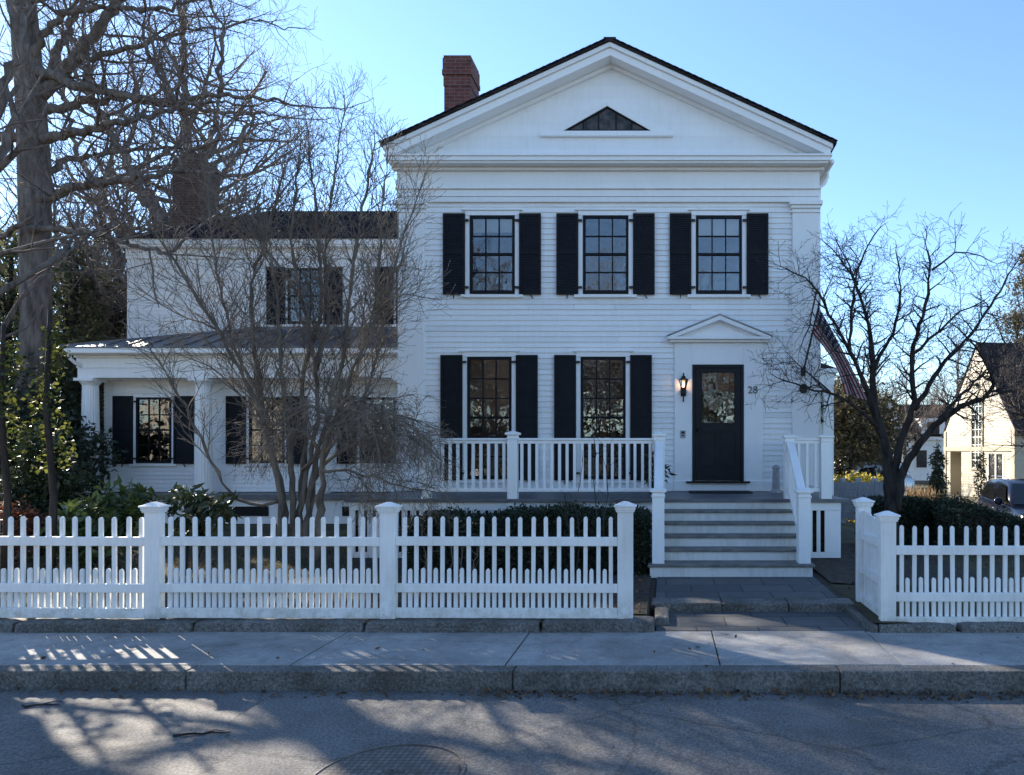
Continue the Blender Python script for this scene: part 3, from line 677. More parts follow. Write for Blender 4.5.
for x0, x1 in ((-.105, -.105), (1.925, 1.87)):
    mb = MB(); mb.bar((x0, RY-.06, 1.93), (x1, 9.58, 1.19), .115, .04); mb.bar((x0, RY-.06, 1.87), (x1, 9.58, 1.13), .05, .07); mb.bar((x0, RY-.06, 1.20), (x1, 9.58, .46), .06, .06)
    sr = mb.build('stair_rail', M['trim'], house, bevel=.004)
    for k in range(8):
        t = (k+.5)/8; y = RY-.06 + t*(9.58-RY+.06); x = x0 + t*(x1-x0)
        MB().box(x-.02, x+.02, y-.02, y+.02, 1.23 - t*.74, 1.84 - t*.74).build('baluster', M['trim'], sr)
# side railing at the right end of the porch
mb = MB().box(2.45, 2.53, RY+.09, F-.1, 1.95, 1.985); mb.box(2.46, 2.52, RY+.09, F-.1, 1.15, 1.205)
sr = mb.build('railing', M['trim'], house)
for k in range(15): MB().box(2.469, 2.511, RY+.16+k*.122, RY+.202+k*.122, 1.205, 1.95).build('baluster', M['trim'], sr)
# low entry on the right flank
VY0 = 15.2; vt = PZ(369, VY0); vx1 = PX(832, VY0)
mb = MB(); clap(mb, XR, vx1, .6, vt-.35, front(VY0)); clap(mb, VY0, VY0+2.4, .1, vt-.3, lambda u, o, z: (vx1 + o, u, z))
mb.build('side_entry_wall', M['white'], house)
mb = MB().box(vx1-.2, vx1+.03, VY0-.04, VY0+.02, .1, vt-.36); mb.box(XR, vx1+.04, VY0-.05, VY0+2.4, vt-.36, vt-.1); mb.box(XR, vx1+.1, VY0-.12, VY0+2.45, vt-.098, vt); mb.box(XR, vx1+.02, VY0-.02, VY0+2.3, .05, .6)
mb.build('side_entry_trim', M['trim'], house, bevel=.006)
mb = MB(); mb.add([(XR,VY0-.1,vt+.004),(vx1+.1,VY0-.1,vt+.004),(vx1+.1,VY0+2.45,vt+.004),(XR,VY0+2.45,vt+.004),(XR,VY0+.5,vt+.42),(XR,VY0+1.9,vt+.42)], [(0,1,4),(1,2,5,4),(2,3,5)]); mb.build('side_entry_roof', M['shingle'], house)

# main chimney
def chimney(x0, x1, y0, y1, z0, z1, mat, parent, cap=.0):
    mb = MB().box(x0, x1, y0, y1, z0, z1-.62)
    mb.box(x0-.012, x1+.012, y0-.012, y1+.012, z1-.62, z1-.40); mb.box(x0-.035, x1+.035, y0-.035, y1+.035, z1-.40, z1-.30)
    mb.box(x0-.025, x1+.025, y0-.025, y1+.025, z1-.30, z1-.06); mb.box(x0-.01, x1+.01, y0-.01, y1+.01, z1-.06, z1)
    c = mb.build('chimney', mat, parent)
    MB().box(x0+.1, x1-.06, y0+.1, y1-.1, z1, z1+.05).build('chimney_cap', M['stonegrey'], c); return c
chimney(-4.50, -3.97, 14.2, 14.8, 7.1, PZ(55.5, 14.2), M['brick'], roof)

# ------------------------------------------------------------------ side wing
WY = 17.6; WX = -13.5
wup = []
for c in (305.5, 413.5): wup.append((PX(c-17, WY), PX(c+17, WY), PZ(324, WY), PZ(268.5, WY)))
mb = MB(); clap(mb, WX, XL-.02, 4.3, 6.85, front(WY), wup); clap(mb, WY, 23.4, .1, 6.85, lambda u, o, z: (WX - o, u, z), flip=True); clap(mb, WX, XL, .1, 6.85, lambda u, o, z: (u, 23.4 + o, z), flip=True)
mb.build('wing_wall', M['white'], house)
mb = MB().box(WX-.03, WX+.2, WY-.03, WY+.02, 4.3, 6.6); mb.box(WX-.05, XL-.02, WY-.05, WY+.02, 6.6, 6.85); mb.box(WX-.06, XL-.02, WY-.24, 23.7, 6.852, 6.90); mb.box(WX-.09, XL-.02, WY-.27, 23.75, 6.901, 7.05)
mb.build('wing_cornice', M['trim'], house, bevel=.006)
for a, b_, c, d in wup: window(a, b_, c, d, 3, 4, WY, house, sw=.46, gap=.06, hood=False)
RYM, RZ = 20.5, PZ(211, 20.5)
e0, e1, y0, y1, z0 = WX-.12, XL-.02, WY-.30, 23.8, 7.055
mb = MB(); mb.add([(e0,y0,z0),(e1,y0,z0),(e1,RYM,RZ),(e0+2.0,RYM,RZ),(e0,y1,z0),(e1,y1,z0),(e0,y0,z0-.03),(e1,y0,z0-.03)], [(0,1,2,3),(4,0,3),(5,4,3,2),(6,7,1,0)])
wroof = mb.build('wing_roof', M['shingle_x'], house)
chimney(PX(173, RYM-.35), PX(204, RYM-.35), RYM-.35, RYM+.25, 7.9, PZ(164, RYM), M['brick_brown'], wroof)
# the wing's ground floor front behind half columns
LY = 16.8
lw = [(PX(c-17.6, LY), PX(c+17.6, LY), PZ(463, LY), PZ(397.5, LY)) for c in (154.7, 267.5, 378.0)]
mb = MB(); clap(mb, WX+.02, XL-.02, .80, 3.55, front(LY), lw); clap(mb, LY, WY, .8, 4.3, lambda u, o, z: (WX+.02 - o, u, z), flip=True)
mb.build('wing_wall', M['white'], house)
for k, (a, b_, c, d) in enumerate(lw): window(a, b_, c, d, 3, 4, LY, house, sw=.47, gap=.07, blind=0.0)
mb = MB().box(WX-.1, XL-.02, 16.0, LY+.02, .66, .78); mb.build('wing_floor', M['grey'], house, bevel=.005)
mb = MB().box(WX-.05, XL-.02, 16.12, 16.2, .1, .655); mb.box(WX-.05, WX+.03, 16.2, WY, .1, .655); mb.build('wing_base', M['trim'], house, bevel=.004)
for a in (-12.2, -9.6, -7.0): MB().box(a-.45, a+.45, 16.10, 16.125, .28, .50).build('basement_window', M['black'], house)
CYc = 16.38
for px in (90.5, 203.5, 318.0, 404.5):
    cx = PX(px, CYc); mb = MB(); n = 40; prof = []
    vs = []; fs = []; hs = np.linspace(.84, 3.30, 9)
    for i, h in enumerate(hs):
        r0 = .185 - .030*((h-.84)/2.46)**1.6
        for k in range(n):
            a = 2*math.pi*k/n; r = r0 - (.011 if k % 2 else 0)
            vs.append((cx + r*math.cos(a), CYc + r*math.sin(a), h))
    for i in range(len(hs)-1):
        for k in range(n): fs.append((i*n+k, i*n+(k+1)%n, (i+1)*n+(k+1)%n, (i+1)*n+k))
    mb.add(vs, fs); mb.box(cx-.21, cx+.21, CYc-.21, CYc+.21, .781, .84)
    mb.lathe([(.158,3.30),(.17,3.33),(.205,3.38),(.21,3.40)], (cx, CYc, 0), 24); mb.box(cx-.22, cx+.22, CYc-.22, CYc+.22, 3.401, 3.47)
    mb.build('column', M['trim'], house)
mb = MB().box(WX-.14, XL-.02, 16.22, 16.56, 3.472, 3.70); mb.box(WX-.155, XL-.02, 16.205, 16.57, 3.702, 3.93); mb.box(WX-.18, XL-.02, 16.16, 16.6, 3.932, 3.985)
mb.box(WX-.14, WX+.2, 16.56, WY, 3.472, 3.985); mb.box(WX+.05, XL-.02, 16.5, LY+.03, 3.45, 3.47)
mb.build('wing_entablature', M['trim'], house, bevel=.006)
mb = MB().box(WX-.20, XL-.02, 15.97, WY, 3.987, 4.03); mb.box(WX-.22, XL-.02, 15.90, 15.968, 4.0, 4.15); mb.box(WX-.26, WX-.19, 15.97, WY, 4.0, 4.15)
mb.build('wing_eave', M['trim'], house, bevel=.02)
mb = MB(); mb.tube([(WX-.14,15.98,4.02),(WX-.14,16.02,3.90),(WX-.10,16.12,3.80),(WX-.02,16.25,3.72)], .04, 8); mb.build('downspout', M['trim'], house, smooth=True)
A, B_, C_, D_, E_ = Vector((WX-.27,15.885,4.155)), Vector((XL-.01,15.885,4.155)), Vector((XL-.01,WY,PZ(329.5,WY))), Vector((PX(245,WY),WY,PZ(329.5,WY))), Vector((WX-.2,WY,PZ(342,WY)))
mb = MB(); mb.add([A,B_,C_,D_,E_, A-Vector((0,0,.04)), B_-Vector((0,0,.04))], [(0,1,2,3),(0,3,4),(5,6,1,0)])
for k in range(18):
    x = B_.x - .3 - k*.44
    t = 1.0 if x > D_.x else max(0.0, (x - A.x)/(D_.x - A.x))
    if t > .05: mb.bar((x, A.y+.005, A.z+.012), (x, A.y + t*(WY-A.y), A.z + .012 + t*(C_.z-A.z)), .022, .035)
mb.bar(A+Vector((0,0,.012)), D_+Vector((0,0,.012)), .05, .04); mb.box(D_.x, XL-.01, WY-.05, WY-.02, C_.z-.02, C_.z+.06)
mb.build('porch_roof', M['metal_roof'], house)
# ================================================================== fences and stone edging
FY = 7.07; FS = FOC/FY
def fz(py): return CAM_Z - (py - VY)/FS
def picket(h0, h1, parent, x, y):
    w = .0195; mb = MB()
    mb.prism([(x-w,h0),(x+w,h0),(x+w,h1-.022),(x+w*.6,h1-.006),(x,h1),(x-w*.6,h1-.006),(x-w,h1-.022)], y, y+.022)
    return mb.build('picket', M['fence'], parent)
def fpost(x, y, z0, z1, parent, w=.155, d=.085):
    mb = MB().box(x-w/2, x+w/2, y-d/2, y+d/2, z0, z1-.085)
    p = mb.build('post', M['fence'], parent, bevel=.006)
    mb = MB().box(x-w/2-.014, x+w/2+.014, y-d/2-.014, y+d/2+.014, z1-.105, z1-.085)
    b = w/2+.035; e = d/2+.035
    mb.box(x-b+.013, x+b-.013, y-e+.013, y+e-.013, z1-.0845, z1-.055); mb.box(x-b, x+b, y-e, y+e, z1-.0545, z1-.035)
    mb.add([(x-b+.01,y-e+.01,z1-.0345),(x+b-.01,y-e+.01,z1-.0345),(x+b-.01,y+e-.01,z1-.0345),(x-b+.01,y+e-.01,z1-.0345),(x-.02,y-.02,z1),(x+.02,y-.02,z1),(x+.02,y+.02,z1),(x-.02,y+.02,z1)],
           [(0,1,5,4),(1,2,6,5),(2,3,7,6),(3,0,4,7),(4,5,6,7)])
    mb.build('post_cap', M['fence'], p, bevel=.004); return p
def bay(x0, x1, y, parent, dz=0.0, dzr=None, long_first=True, sp=.131):
    """one bay between posts: base board, two rails, long and short pickets; dz raises the left end, dzr the right one"""
    dzr = dz if dzr is None else dzr
    mb = MB()
    for a, b, dy in ((.105,.205,.0),(.362,.450,.001),(.832,.922,.001)):
        c = [(x0,a+dz),(x1,a+dzr),(x1,b+dzr),(x0,b+dz)]
        mb.prism(c, y-.035+dy, y+.004)
    pn = mb.build('picket_panel', M['fence'], parent, bevel=.004)
    n = int(round((x1-x0)/sp)); st = (x1-x0)/n; org = ORG[pn]; lg = picket(.150, 1.123, pn, org.x, y+.004); sh = picket(.150, .60, pn, org.x, y+.004); f1 = f2 = True
    for k in range(n):
        x = x0 + (k+.5)*st; t = (x-x0)/(x1-x0); z = dz + t*(dzr-dz)
        o = lg if f1 else dup(lg, pn, (0,0,0)); f1 = False
        o.location = (x - org.x + random.uniform(-.004,.004), 0, z + random.uniform(-.006,.004)); o.rotation_euler = (0, random.uniform(-.009,.009), 0)
        if k < n-1:
            o = sh if f2 else dup(sh, pn, (0,0,0)); f2 = False
            o.location = (x - org.x + st/2 + random.uniform(-.003,.003), 0, z + random.uniform(-.006,.004))
    return pn
random.seed(4)
lf = thing('picket_fence', 'long white picket fence run left of the front path', 'fence', (-5.2, FY, .1))
LP = [-7.58, -5.165, -2.80, -.41]
for k, x in enumerate(LP): fpost(x, FY, .10, 1.275 + (.006 if k == 3 else 0), lf)
for a, b in zip(LP[:-1], LP[1:]): bay(a+.079, b-.079, FY, lf, .012 if b < -5 else 0.006, .0)
bay(-9.9, LP[0]-.079, FY, lf, .012, .012)
rf = thing('picket_fence', 'short white picket fence right of the path with a boarded return panel', 'fence', (2.23, FY, .05))
fpost(2.235, FY, .075, 1.185, rf); fpost(4.62, FY, .07, 1.18, rf)
bay(2.314, 4.541, FY, rf, -.086, -.090); bay(4.699, 7.0, FY, rf, -.09, -.09)
fpost(2.235, 7.93, .06, 1.265, rf)
mb = MB(); x = 2.235
for k in range(6):
    a = FY+.045 + k*.131; mb.box(x-.012+.001*(k % 2), x+.012, a, min(a+.129, 7.885), .10, 1.04 + .015*k)
for a, b in ((.09,.17),(.42,.50),(.80,.88)): mb.box(x-.05, x-.013, FY+.044, 7.886, a, b)
mb.build('boarded_panel', M['fence'], rf, bevel=.003)
def rough_block(x0, x1, y0, y1, z0, z1, name, parent, seed):
    r = np.random.default_rng(seed); mb = MB(); nx = max(3, int((x1-x0)/.12)); 
    ring = [(y0,z0),(y0,z0+(z1-z0)*.5),(y0+.005,z1-.012),(y0+.03,z1),(y1-.03,z1),(y1,z1-.02),(y1,z0)]
    vs = []
    for i in range(nx+1):
        for (y, z) in ring:
            e = .012 if i in (0, nx) else 0
            vs.append((x0+(x1-x0)*i/nx + (.01 if i == 0 else (-.01 if i == nx else 0))*(z > z1-.02), y + r.uniform(-.012,.012), z + r.uniform(-.008,.008) - e*(z > z1-.03)))
    m = len(ring); fs = [tuple(range(m)), tuple(nx*m+k for k in range(m-1,-1,-1))]
    for i in range(nx):
        for k in range(m): fs.append((i*m+k, (i+1)*m+k, (i+1)*m+(k+1)%m, i*m+(k+1)%m))
    mb.add(vs, fs); return mb.build(name, M['granite'], parent, bevel=.008)
ed = thing('granite_edging', 'low rough granite edging under the long left picket fence', 'edging', (-5, 6.99, 0))
ex = [-10.1, -8.25, -6.44, -4.68, -2.98, -1.24, -.105]
for k in range(len(ex)-1): rough_block(ex[k]+.008, ex[k+1]-.012, 6.90 + (.012 if k % 2 else 0), 7.19, -.1, .098 + (.006 if k == 5 else 0), 'block', ed, 30+k)
rough_block(-.125, -.105+.14, 7.20, 7.72, -.1, .085, 'block', ed, 51)
er = thing('granite_edging', 'low rough granite edging turning the corner under the right picket fence', 'edging', (2.2, 6.99, 0))
for k, (a, b) in enumerate(((2.10, 2.87), (2.915, 4.6), (4.63, 6.5))): rough_block(a, b, 6.90, 7.19, -.1, .072, 'block', er, 60+k)
mb = MB().prism_z([(2.02,6.90),(2.094,6.90),(2.15,7.2),(2.13,7.95),(2.06,8.02),(1.995,7.8)], -.1, .066); mb.build('block', M['granite'], er, bevel=.02)
# ================================================================== plants
def nrm(v): return v/(np.linalg.norm(v)+1e-12)
class Tree:
    """tapered limbs grown outwards; guides are limbs laid out by hand, the rest branches off them"""
    def __init__(s, seed, p):
        s.r = np.random.default_rng(seed); s.p = p; s.mb = MB(); s.tips = []; s.big = MB(); s.cnt = 0
    def limb(s, pts, r0, r1, lvl, start=0.12, dens=1.0):
        """a guided limb through pts (resampled, slightly wandering) with its side branches"""
        pts = np.array([np.array(q, float) for q in pts]); 
        d = np.r_[0, np.cumsum(np.linalg.norm(np.diff(pts, axis=0), axis=1))]; L = d[-1]
        n = max(4, int(L/.16)); t = np.linspace(0, L, n)
        q = np.stack([np.interp(t, d, pts[:,k]) for k in range(3)], 1)
        for _ in range(2): q[1:-1] = .25*q[:-2] + .5*q[1:-1] + .25*q[2:]
        q[1:-1] += s.r.normal(0, s.p.get('jit', .012), (n-2, 3))
        rad = r0 + (r1-r0)*(t/L)**.8
        (s.big if r0 > .03 else s.mb).tube(q, rad, 9 if r0 > .08 else 6)
        s.kids(q, rad, L, lvl, start, dens)
        s.shoot(q[-1], nrm(q[-1]-q[-2]), L*s.p.get('ext', .2), rad[-1], lvl+1)
    def kids(s, q, rad, L, lvl, start, dens=1.0):
        p = s.p
        if lvl >= p['max']: return
        n = len(q); cnt = max(1, int(L*p['den'][lvl]*dens + s.r.random()))
        az = s.r.random()*6.28
        for k in range(cnt):
            t = start + (1-start)*(k + s.r.random())/cnt
            i = min(n-2, int(t*(n-1))); f = t*(n-1)-i; pos = q[i]*(1-f)+q[i+1]*f
            d = nrm(q[i+1]-q[i]); az += 2.4 + s.r.normal(0,.5)
            u = nrm(np.cross(d, (.3,.2,.9))); v = np.cross(d, u)
            a = R(p['ang'][lvl] + s.r.normal(0, 9))
            nd = nrm(d*math.cos(a) + (u*math.cos(az)+v*math.sin(az))*math.sin(a))
            nd = nrm(nd + np.array(p.get('bias', (0,0,0)))*(.5 if lvl == 0 else .25))
            Ln = p['len'][lvl]*s.r.uniform(.55, 1.15)*(1-.45*t); rr = min(rad[i]*.62, p['rad'][lvl]*s.r.uniform(.8,1.15))
            s.shoot(pos, nd, Ln, rr, lvl+1)
    def shoot(s, pos, d, L, r, lvl):
        p = s.p; s.cnt += 1
        if L < .05: return
        n = max(2, min(9, int(L/p['seg'])+1)); st = L/n; q = [np.array(pos)]
        g = p['trop'][min(lvl, len(p['trop'])-1)]; wv = p['wan'][min(lvl, len(p['wan'])-1)]
        for k in range(n):
            d = nrm(d + s.r.normal(0, wv, 3) + np.array((0,0,g))); q.append(q[-1] + d*st)
        q = np.array(q); rad = np.linspace(r, max(r*.35, p['rmin']), n+1)
        (s.big if r > .03 else s.mb).tube(q, rad, 6 if r > .03 else (4 if r > .012 else 3))
        s.tips.append(q[-1])
        s.kids(q, rad, L, lvl, .15)
    def done(s, root, bark, twig, trunk='trunk', crown='crown'):
        for i, v in enumerate(s.big.v):
            x, y, z = v; a = .010*math.sin(x*31+z*9)*math.sin(y*37-z*5) + .006*math.sin(x*71+y*53+z*17)
            s.big.v[i] = (x + a, y + a*.8, z)
        t = s.big.build(trunk, bark, root, smooth=True); c = s.mb.build(crown, twig, root, smooth=True); return t, c

def leaf_cloud(name, mat, parent, pos, size, seed, flat=0.0, aspect=.5, up=None, var=.4):
    """many small leaf-shaped faces at pos; flat pulls the leaf normals upwards"""
    r = np.random.default_rng(seed); pos = np.asarray(pos, float); n = len(pos)
    d = r.normal(0, 1, (n,3)); 
    if up is not None: d = d*(1-up[3]) + np.array(up[:3])*up[3]*1.7
    d /= np.linalg.norm(d, axis=1)[:,None]
    e = r.normal(0, 1, (n,3)); e[:,2] *= (1-flat); e -= (e*d).sum(1)[:,None]*d; e /= np.linalg.norm(e, axis=1)[:,None]+1e-9
    nn = np.cross(d, e)
    L = size*(1 + r.uniform(-var, var, n))[:,None]; W = L*aspect*.5
    fold = nn*W*.5
    v = np.stack([pos, pos + d*L*.45 + e*W + fold, pos + d*L, pos + d*L*.45 - e*W + fold], 1).reshape(-1,3)
    off = ORG.get(parent, Vector((0,0,0))) if parent else Vector((0,0,0))
    v = v - np.array(off)
    me = bpy.data.meshes.new(name); me.vertices.add(n*4); me.vertices.foreach_set('co', v.astype(np.float32).ravel())
    me.loops.add(n*4); me.loops.foreach_set('vertex_index', np.arange(n*4, dtype=np.int32)); me.polygons.add(n)
    me.polygons.foreach_set('loop_start', np.arange(0, n*4, 4, dtype=np.int32)); me.update(calc_edges=True); me.materials.append(mat)
    o = bpy.data.objects.new(name, me); COL.objects.link(o)
    if parent: o.parent = parent
    ORG[o] = off; return o
def blob_points(r, blobs, n, shell=.55):
    """points spread through a union of lumpy ellipsoids (cx,cy,cz,rx,ry,rz), denser near their skins"""
    w = np.array([b[3]*b[4]*b[5] for b in blobs])**(2/3); w /= w.sum(); ch = r.choice(len(blobs), n, p=w)
    d = r.normal(0,1,(n,3)); d /= np.linalg.norm(d, axis=1)[:,None]
    rad = (shell + (1-shell)*r.random(n))
    lump = 1 + .16*np.sin(d[:,0]*5 + ch) * np.sin(d[:,1]*4 + ch*2.1) + .14*np.sin(d[:,2]*6 + ch*1.3)
    B = np.array(blobs)[ch]
    return B[:,:3] + d*B[:,3:]*(rad*lump)[:,None]
def ground_z(x, y): return float(GH(x, y))

# -- the big bare tree on the left
D0 = 16.4; BK = 1.6
big = thing('bare_shade_tree', 'large leafless shade tree at the left edge, its wide limbs crossing the sky', 'tree', (PX(34, D0), D0, .05))
P = dict(max=4, den=[2.2, 2.9, 3.4, 3.8], ang=[55, 50, 48, 45], len=[2.5, 1.4, .80, .46], rad=[.030, .013, .0068, .0046], trop=[0, .03, .04, .05, .05], wan=[.1, .12, .15, .17, .18], seg=.22, rmin=.0036, jit=.035, bias=(.05,-.05,.25))
T = Tree(5, P)
def L(*a): return [PT(x, y, d + D0 - 9.3) for x, y, d in a]
_limb = T.limb
def bl(pts, r0, r1, lvl, start=.12, dens=1.0): _limb(pts, r0*BK, r1*BK, lvl, start, dens)
T.limb = bl
T.big.tube(L((12,640,9.3),(20,560,9.3),(26,480,9.3),(32,400,9.3),(36,320,9.3),(35,240,9.3),(34,160,9.3),(30,90,9.25),(24,20,9.2),(18,-60,9.15),(5,-160,9.1)), [.46,.38,.33,.31,.30,.31,.31,.28,.25,.2,.14], 14)
T.kids(np.array(L((34,160,9.3),(30,90,9.25),(24,20,9.2),(18,-60,9.15),(5,-160,9.1))), [.07]*5, 4, 0, .1, 1.2)
T.limb(L((30,68,9.3),(78,86,9.1),(117,94,8.9),(172,103,8.8),(219,94,8.7),(273,99,8.7),(312,107,8.6)), .085, .012, 0)
T.limb(L((36,110,9.3),(78,103,9.4),(130,96,9.7),(175,108,9.9),(230,112,10.1),(290,118,10.3)), .075, .012, 0)
T.limb(L((36,140,9.3),(70,135,9.0),(102,125,8.6),(133,121,8.4),(168,111,8.3),(195,100,8.2),(240,105,8.1)), .08, .012, 0)
T.limb(L((33,205,9.3),(70,188,9.0),(117,180,8.8),(172,172,8.7),(205,171,8.6),(235,180,8.6)), .085, .014, 0)
T.limb(L((172,172,8.7),(183,158,8.7),(200,146,8.7),(225,138,8.6),(262,140,8.5)), .035, .010, 0)
T.limb(L((20,228,9.2),(50,228,8.9),(75,229,8.7),(113,238,8.5),(148,250,8.4),(170,255,8.4),(190,235,8.3),(205,222,8.3)), .062, .012, 0)
T.limb(L((-20,240,9.0),(10,232,8.8),(25,222,8.7)), .05, .03, 1)
T.limb(L((40,95,9.3),(70,62,9.3),(92,35,9.4),(117,2,9.4),(135,-40,9.5),(160,-90,9.6)), .10, .03, 0)
T.limb(L((70,62,9.3),(110,52,9.2),(150,42,9.1),(195,30,9.0),(240,22,9.0)), .05, .010, 0)
T.limb(L((172,103,8.8),(160,75,8.8),(146,50,8.8),(140,20,8.8),(150,-20,8.8)), .035, .010, 0)
T.limb(L((219,94,8.7),(222,60,8.7),(226,28,8.7),(208,2,8.7),(195,-30,8.7)), .035, .010, 0)
T.limb(L((226,28,8.7),(250,20,8.7),(275,24,8.6),(300,28,8.6)), .018, .006, 1)
T.limb(L((30,60,9.2),(60,12,9.0),(110,8,8.8),(170,10,8.7),(230,-15,8.6)), .06, .012, 0)
T.limb(L((24,10,9.2),(60,-30,9.2),(120,-60,9.3),(190,-80,9.4),(260,-60,9.5)), .07, .012, 0)
T.limb(L((34,135,9.3),(0,138,9.1),(-40,128,8.8),(-90,120,8.5)), .09, .02, 0)
T.limb(L((35,180,9.3),(70,160,9.9),(110,150,10.6),(160,150,11.3),(205,140,12.0)), .06, .012, 0)
T.limb(L((35,130,9.3),(60,40,10.2),(95,-20,11),(130,-60,12)), .08, .015, 0)
T.done(big, M['bark'], M['twig'])
print('big', T.cnt)

def L(*a): return [PT(x, y, d) for x, y, d in a]
# -- multi stemmed bare tree before the wing
D1 = 10.7
crab = thing('multistem_tree', 'bare multi-stemmed tree with upright tan limbs in front of the porch wing', 'tree', (PX(298, D1), D1, .06))
P = dict(max=3, ext=.06, den=[6.4, 8.6, 9.0], ang=[38, 40, 38], len=[.95, .55, .32], rad=[.012, .0066, .0046], trop=[.05, .06, .06, .05], wan=[.07, .10, .12, .14], seg=.13, rmin=.0034, jit=.010, bias=(0,0,.35))
T = Tree(8, P)
T.limb(L((281,545,10.6),(281,500,10.5),(270,440,10.4),(247,380,10.3),(217,330,10.2),(192,290,10.1),(160,240,10.0)), 0.0510, .014, 0, .3)
T.limb(L((286,545,10.7),(285,500,10.7),(262,400,10.7),(255,350,10.7),(250,290,10.7),(264,240,10.7),(285,170,10.7)), 0.0476, .013, 0, .3)
T.limb(L((300,545,10.7),(302,500,10.7),(318,420,10.8),(317,370,10.8),(302,300,10.9),(290,245,10.9),(300,150,11)), 0.0476, .013, 0, .3)
T.limb(L((306,545,10.7),(307,500,10.7),(326,420,10.6),(345,350,10.5),(350,290,10.4),(360,225,10.3),(374,150,10.2)), 0.0476, .013, 0, .3)
T.limb(L((326,420,10.6),(345,385,10.5),(372,330,10.4),(392,275,10.4),(408,225,10.4),(420,190,10.4)), 0.0272, .010, 0, .2)
T.limb(L((285,500,10.6),(258,509,10.4),(232,500,10.2),(205,450,10.0),(175,385,9.9),(152,352,9.8)), 0.0306, .010, 0, .4, .6)
T.limb(L((262,400,10.7),(235,350,10.9),(222,300,11.1),(212,245,11.2),(208,190,11.3)), 0.0272, .010, 0, .2)
T.limb(L((317,370,10.8),(330,320,11.1),(325,250,11.3),(335,170,11.5),(345,105,11.6)), 0.0306, .010, 0, .2)
T.limb(L((270,440,10.4),(240,395,10.2),(222,370,10.1),(180,355,9.9)), 0.0204, .008, 0, .3, .7)
T.limb(L((302,300,10.9),(275,260,11),(240,215,11.1),(232,165,11.1)), 0.0204, .009, 0, .2)
T.limb(L((302,470,10.7),(330,450,10.6),(365,400,10.6),(382,330,10.6),(404,250,10.7)), 0.0272, .010, 0, .3)
T.limb(L((217,330,10.2),(180,315,10.1),(150,300,10),(135,285,9.9)), 0.0150, .007, 0, .2)
T.limb(L((345,350,10.5),(378,305,10.2),(405,292,10.0),(424,298,9.9)), 0.0136, .007, 0, .2, .8)
T.limb(L((292,545,10.6),(293,500,10.6),(290,440,10.5),(283,380,10.4),(279,320,10.4),(272,260,10.4),(250,205,10.4)), .045, .010, 0, .3)
T.limb(L((298,545,10.8),(300,490,10.8),(308,440,10.9),(300,380,11.0),(322,310,11.1),(318,240,11.2),(308,130,11.3)), .042, .010, 0, .3)
T.limb(L((308,545,10.8),(312,490,10.8),(335,430,10.9),(352,380,10.9),(378,300,10.9),(380,230,10.9),(388,150,10.9)), .042, .010, 0, .3)
T.done(crab, M['palebark'], M['paletwig']); print('crab', T.cnt)

# -- low weeping maple
D2 = 9.75
wm = thing('weeping_maple', 'low leafless weeping maple, a tangle of drooping twigs beside the porch end', 'tree', (PX(332, D2), D2, .07))
P = dict(max=4, den=[11, 11, 10, 8], ang=[50, 46, 42, 38], len=[.75, .46, .30, .20], rad=[.013, .007, .0046, .0036], trop=[-.05, -.10, -.13, -.14, -.15], wan=[.12, .16, .18, .2, .2], seg=.09, rmin=.0027, jit=.015, bias=(0,0,-.05))
T = Tree(12, P)
T.limb(L((318,560,9.75),(320,510,9.75),(322,460,9.7),(330,425,9.7),(345,408,9.6)), .055, .03, 0, .75)
T.limb(L((322,465,9.7),(345,448,9.8),(372,432,9.9),(405,432,10.0),(432,452,10.0)), .032, .009, 0, .2)
T.limb(L((330,425,9.7),(355,410,9.5),(385,408,9.3),(412,425,9.2),(428,448,9.1)), .030, .009, 0, .2)
T.limb(L((322,455,9.7),(305,425,9.6),(285,425,9.4),(262,452,9.2)), .028, .008, 0, .2)
T.limb(L((330,425,9.7),(318,402,9.8),(295,408,10.0),(272,428,10.2)), .026, .008, 0, .2)
T.limb(L((345,408,9.6),(370,404,9.9),(398,414,10.3),(415,440,10.5)), .026, .008, 0, .2)
T.limb(L((322,470,9.7),(345,470,9.4),(385,480,9.2),(425,490,9.1)), .024, .008, 0, .2)
T.limb(L((345,408,9.6),(362,412,9.3),(375,430,9.0),(380,465,8.8)), .020, .007, 0, .2)
T.done(wm, M['palebark'], M['paletwig']); print('maple', T.cnt)

# -- dogwood on the right
D3 = 11.4
dg = thing('spreading_dogwood', 'dark leafless dogwood with low spreading limbs right of the flag', 'tree', (PX(893, D3), D3, .0))
P = dict(max=4, ext=.08, den=[6.4, 7.6, 8.6, 8.5], ang=[56, 54, 52, 48], len=[.60, .46, .32, .22], rad=[.018, .0095, .006, .0046], trop=[.0, .0, .01, .02, .03], wan=[.08, .12, .15, .17, .17], seg=.12, rmin=.0036, jit=.012, bias=(0,0,-.02))
T = Tree(21, P)
T.limb(L((893,560,11.4),(892,520,11.4),(889,480,11.4),(884,440,11.4),(876,412,11.4),(872,385,11.4),(872,335,11.5),(858,290,11.6),(846,258,11.7)), .12, .012, 0, .55)
T.limb(L((893,500,11.4),(895,450,11.4),(915,409,11.3),(911,355,11.2),(924,312,11.1),(931,285,11.0),(927,250,10.9)), .085, .012, 0, .4)
T.limb(L((896,510,11.4),(905,462,11.3),(930,432,11.1),(955,408,10.9),(992,397,10.7),(997,385,10.7),(990,365,10.6),(975,345,10.6),(960,330,10.6)), .085, .012, 0, .5)
T.limb(L((915,409,11.3),(935,375,11.5),(953,352,11.7),(973,333,11.9),(1000,290,12.1),(1018,260,12.2)), .05, .010, 0, .2)
T.limb(L((884,440,11.4),(868,395,11.2),(850,350,11.0),(836,326,10.9),(817,289,10.8),(798,270,10.7),(785,268,10.7)), .06, .009, 0, .3)
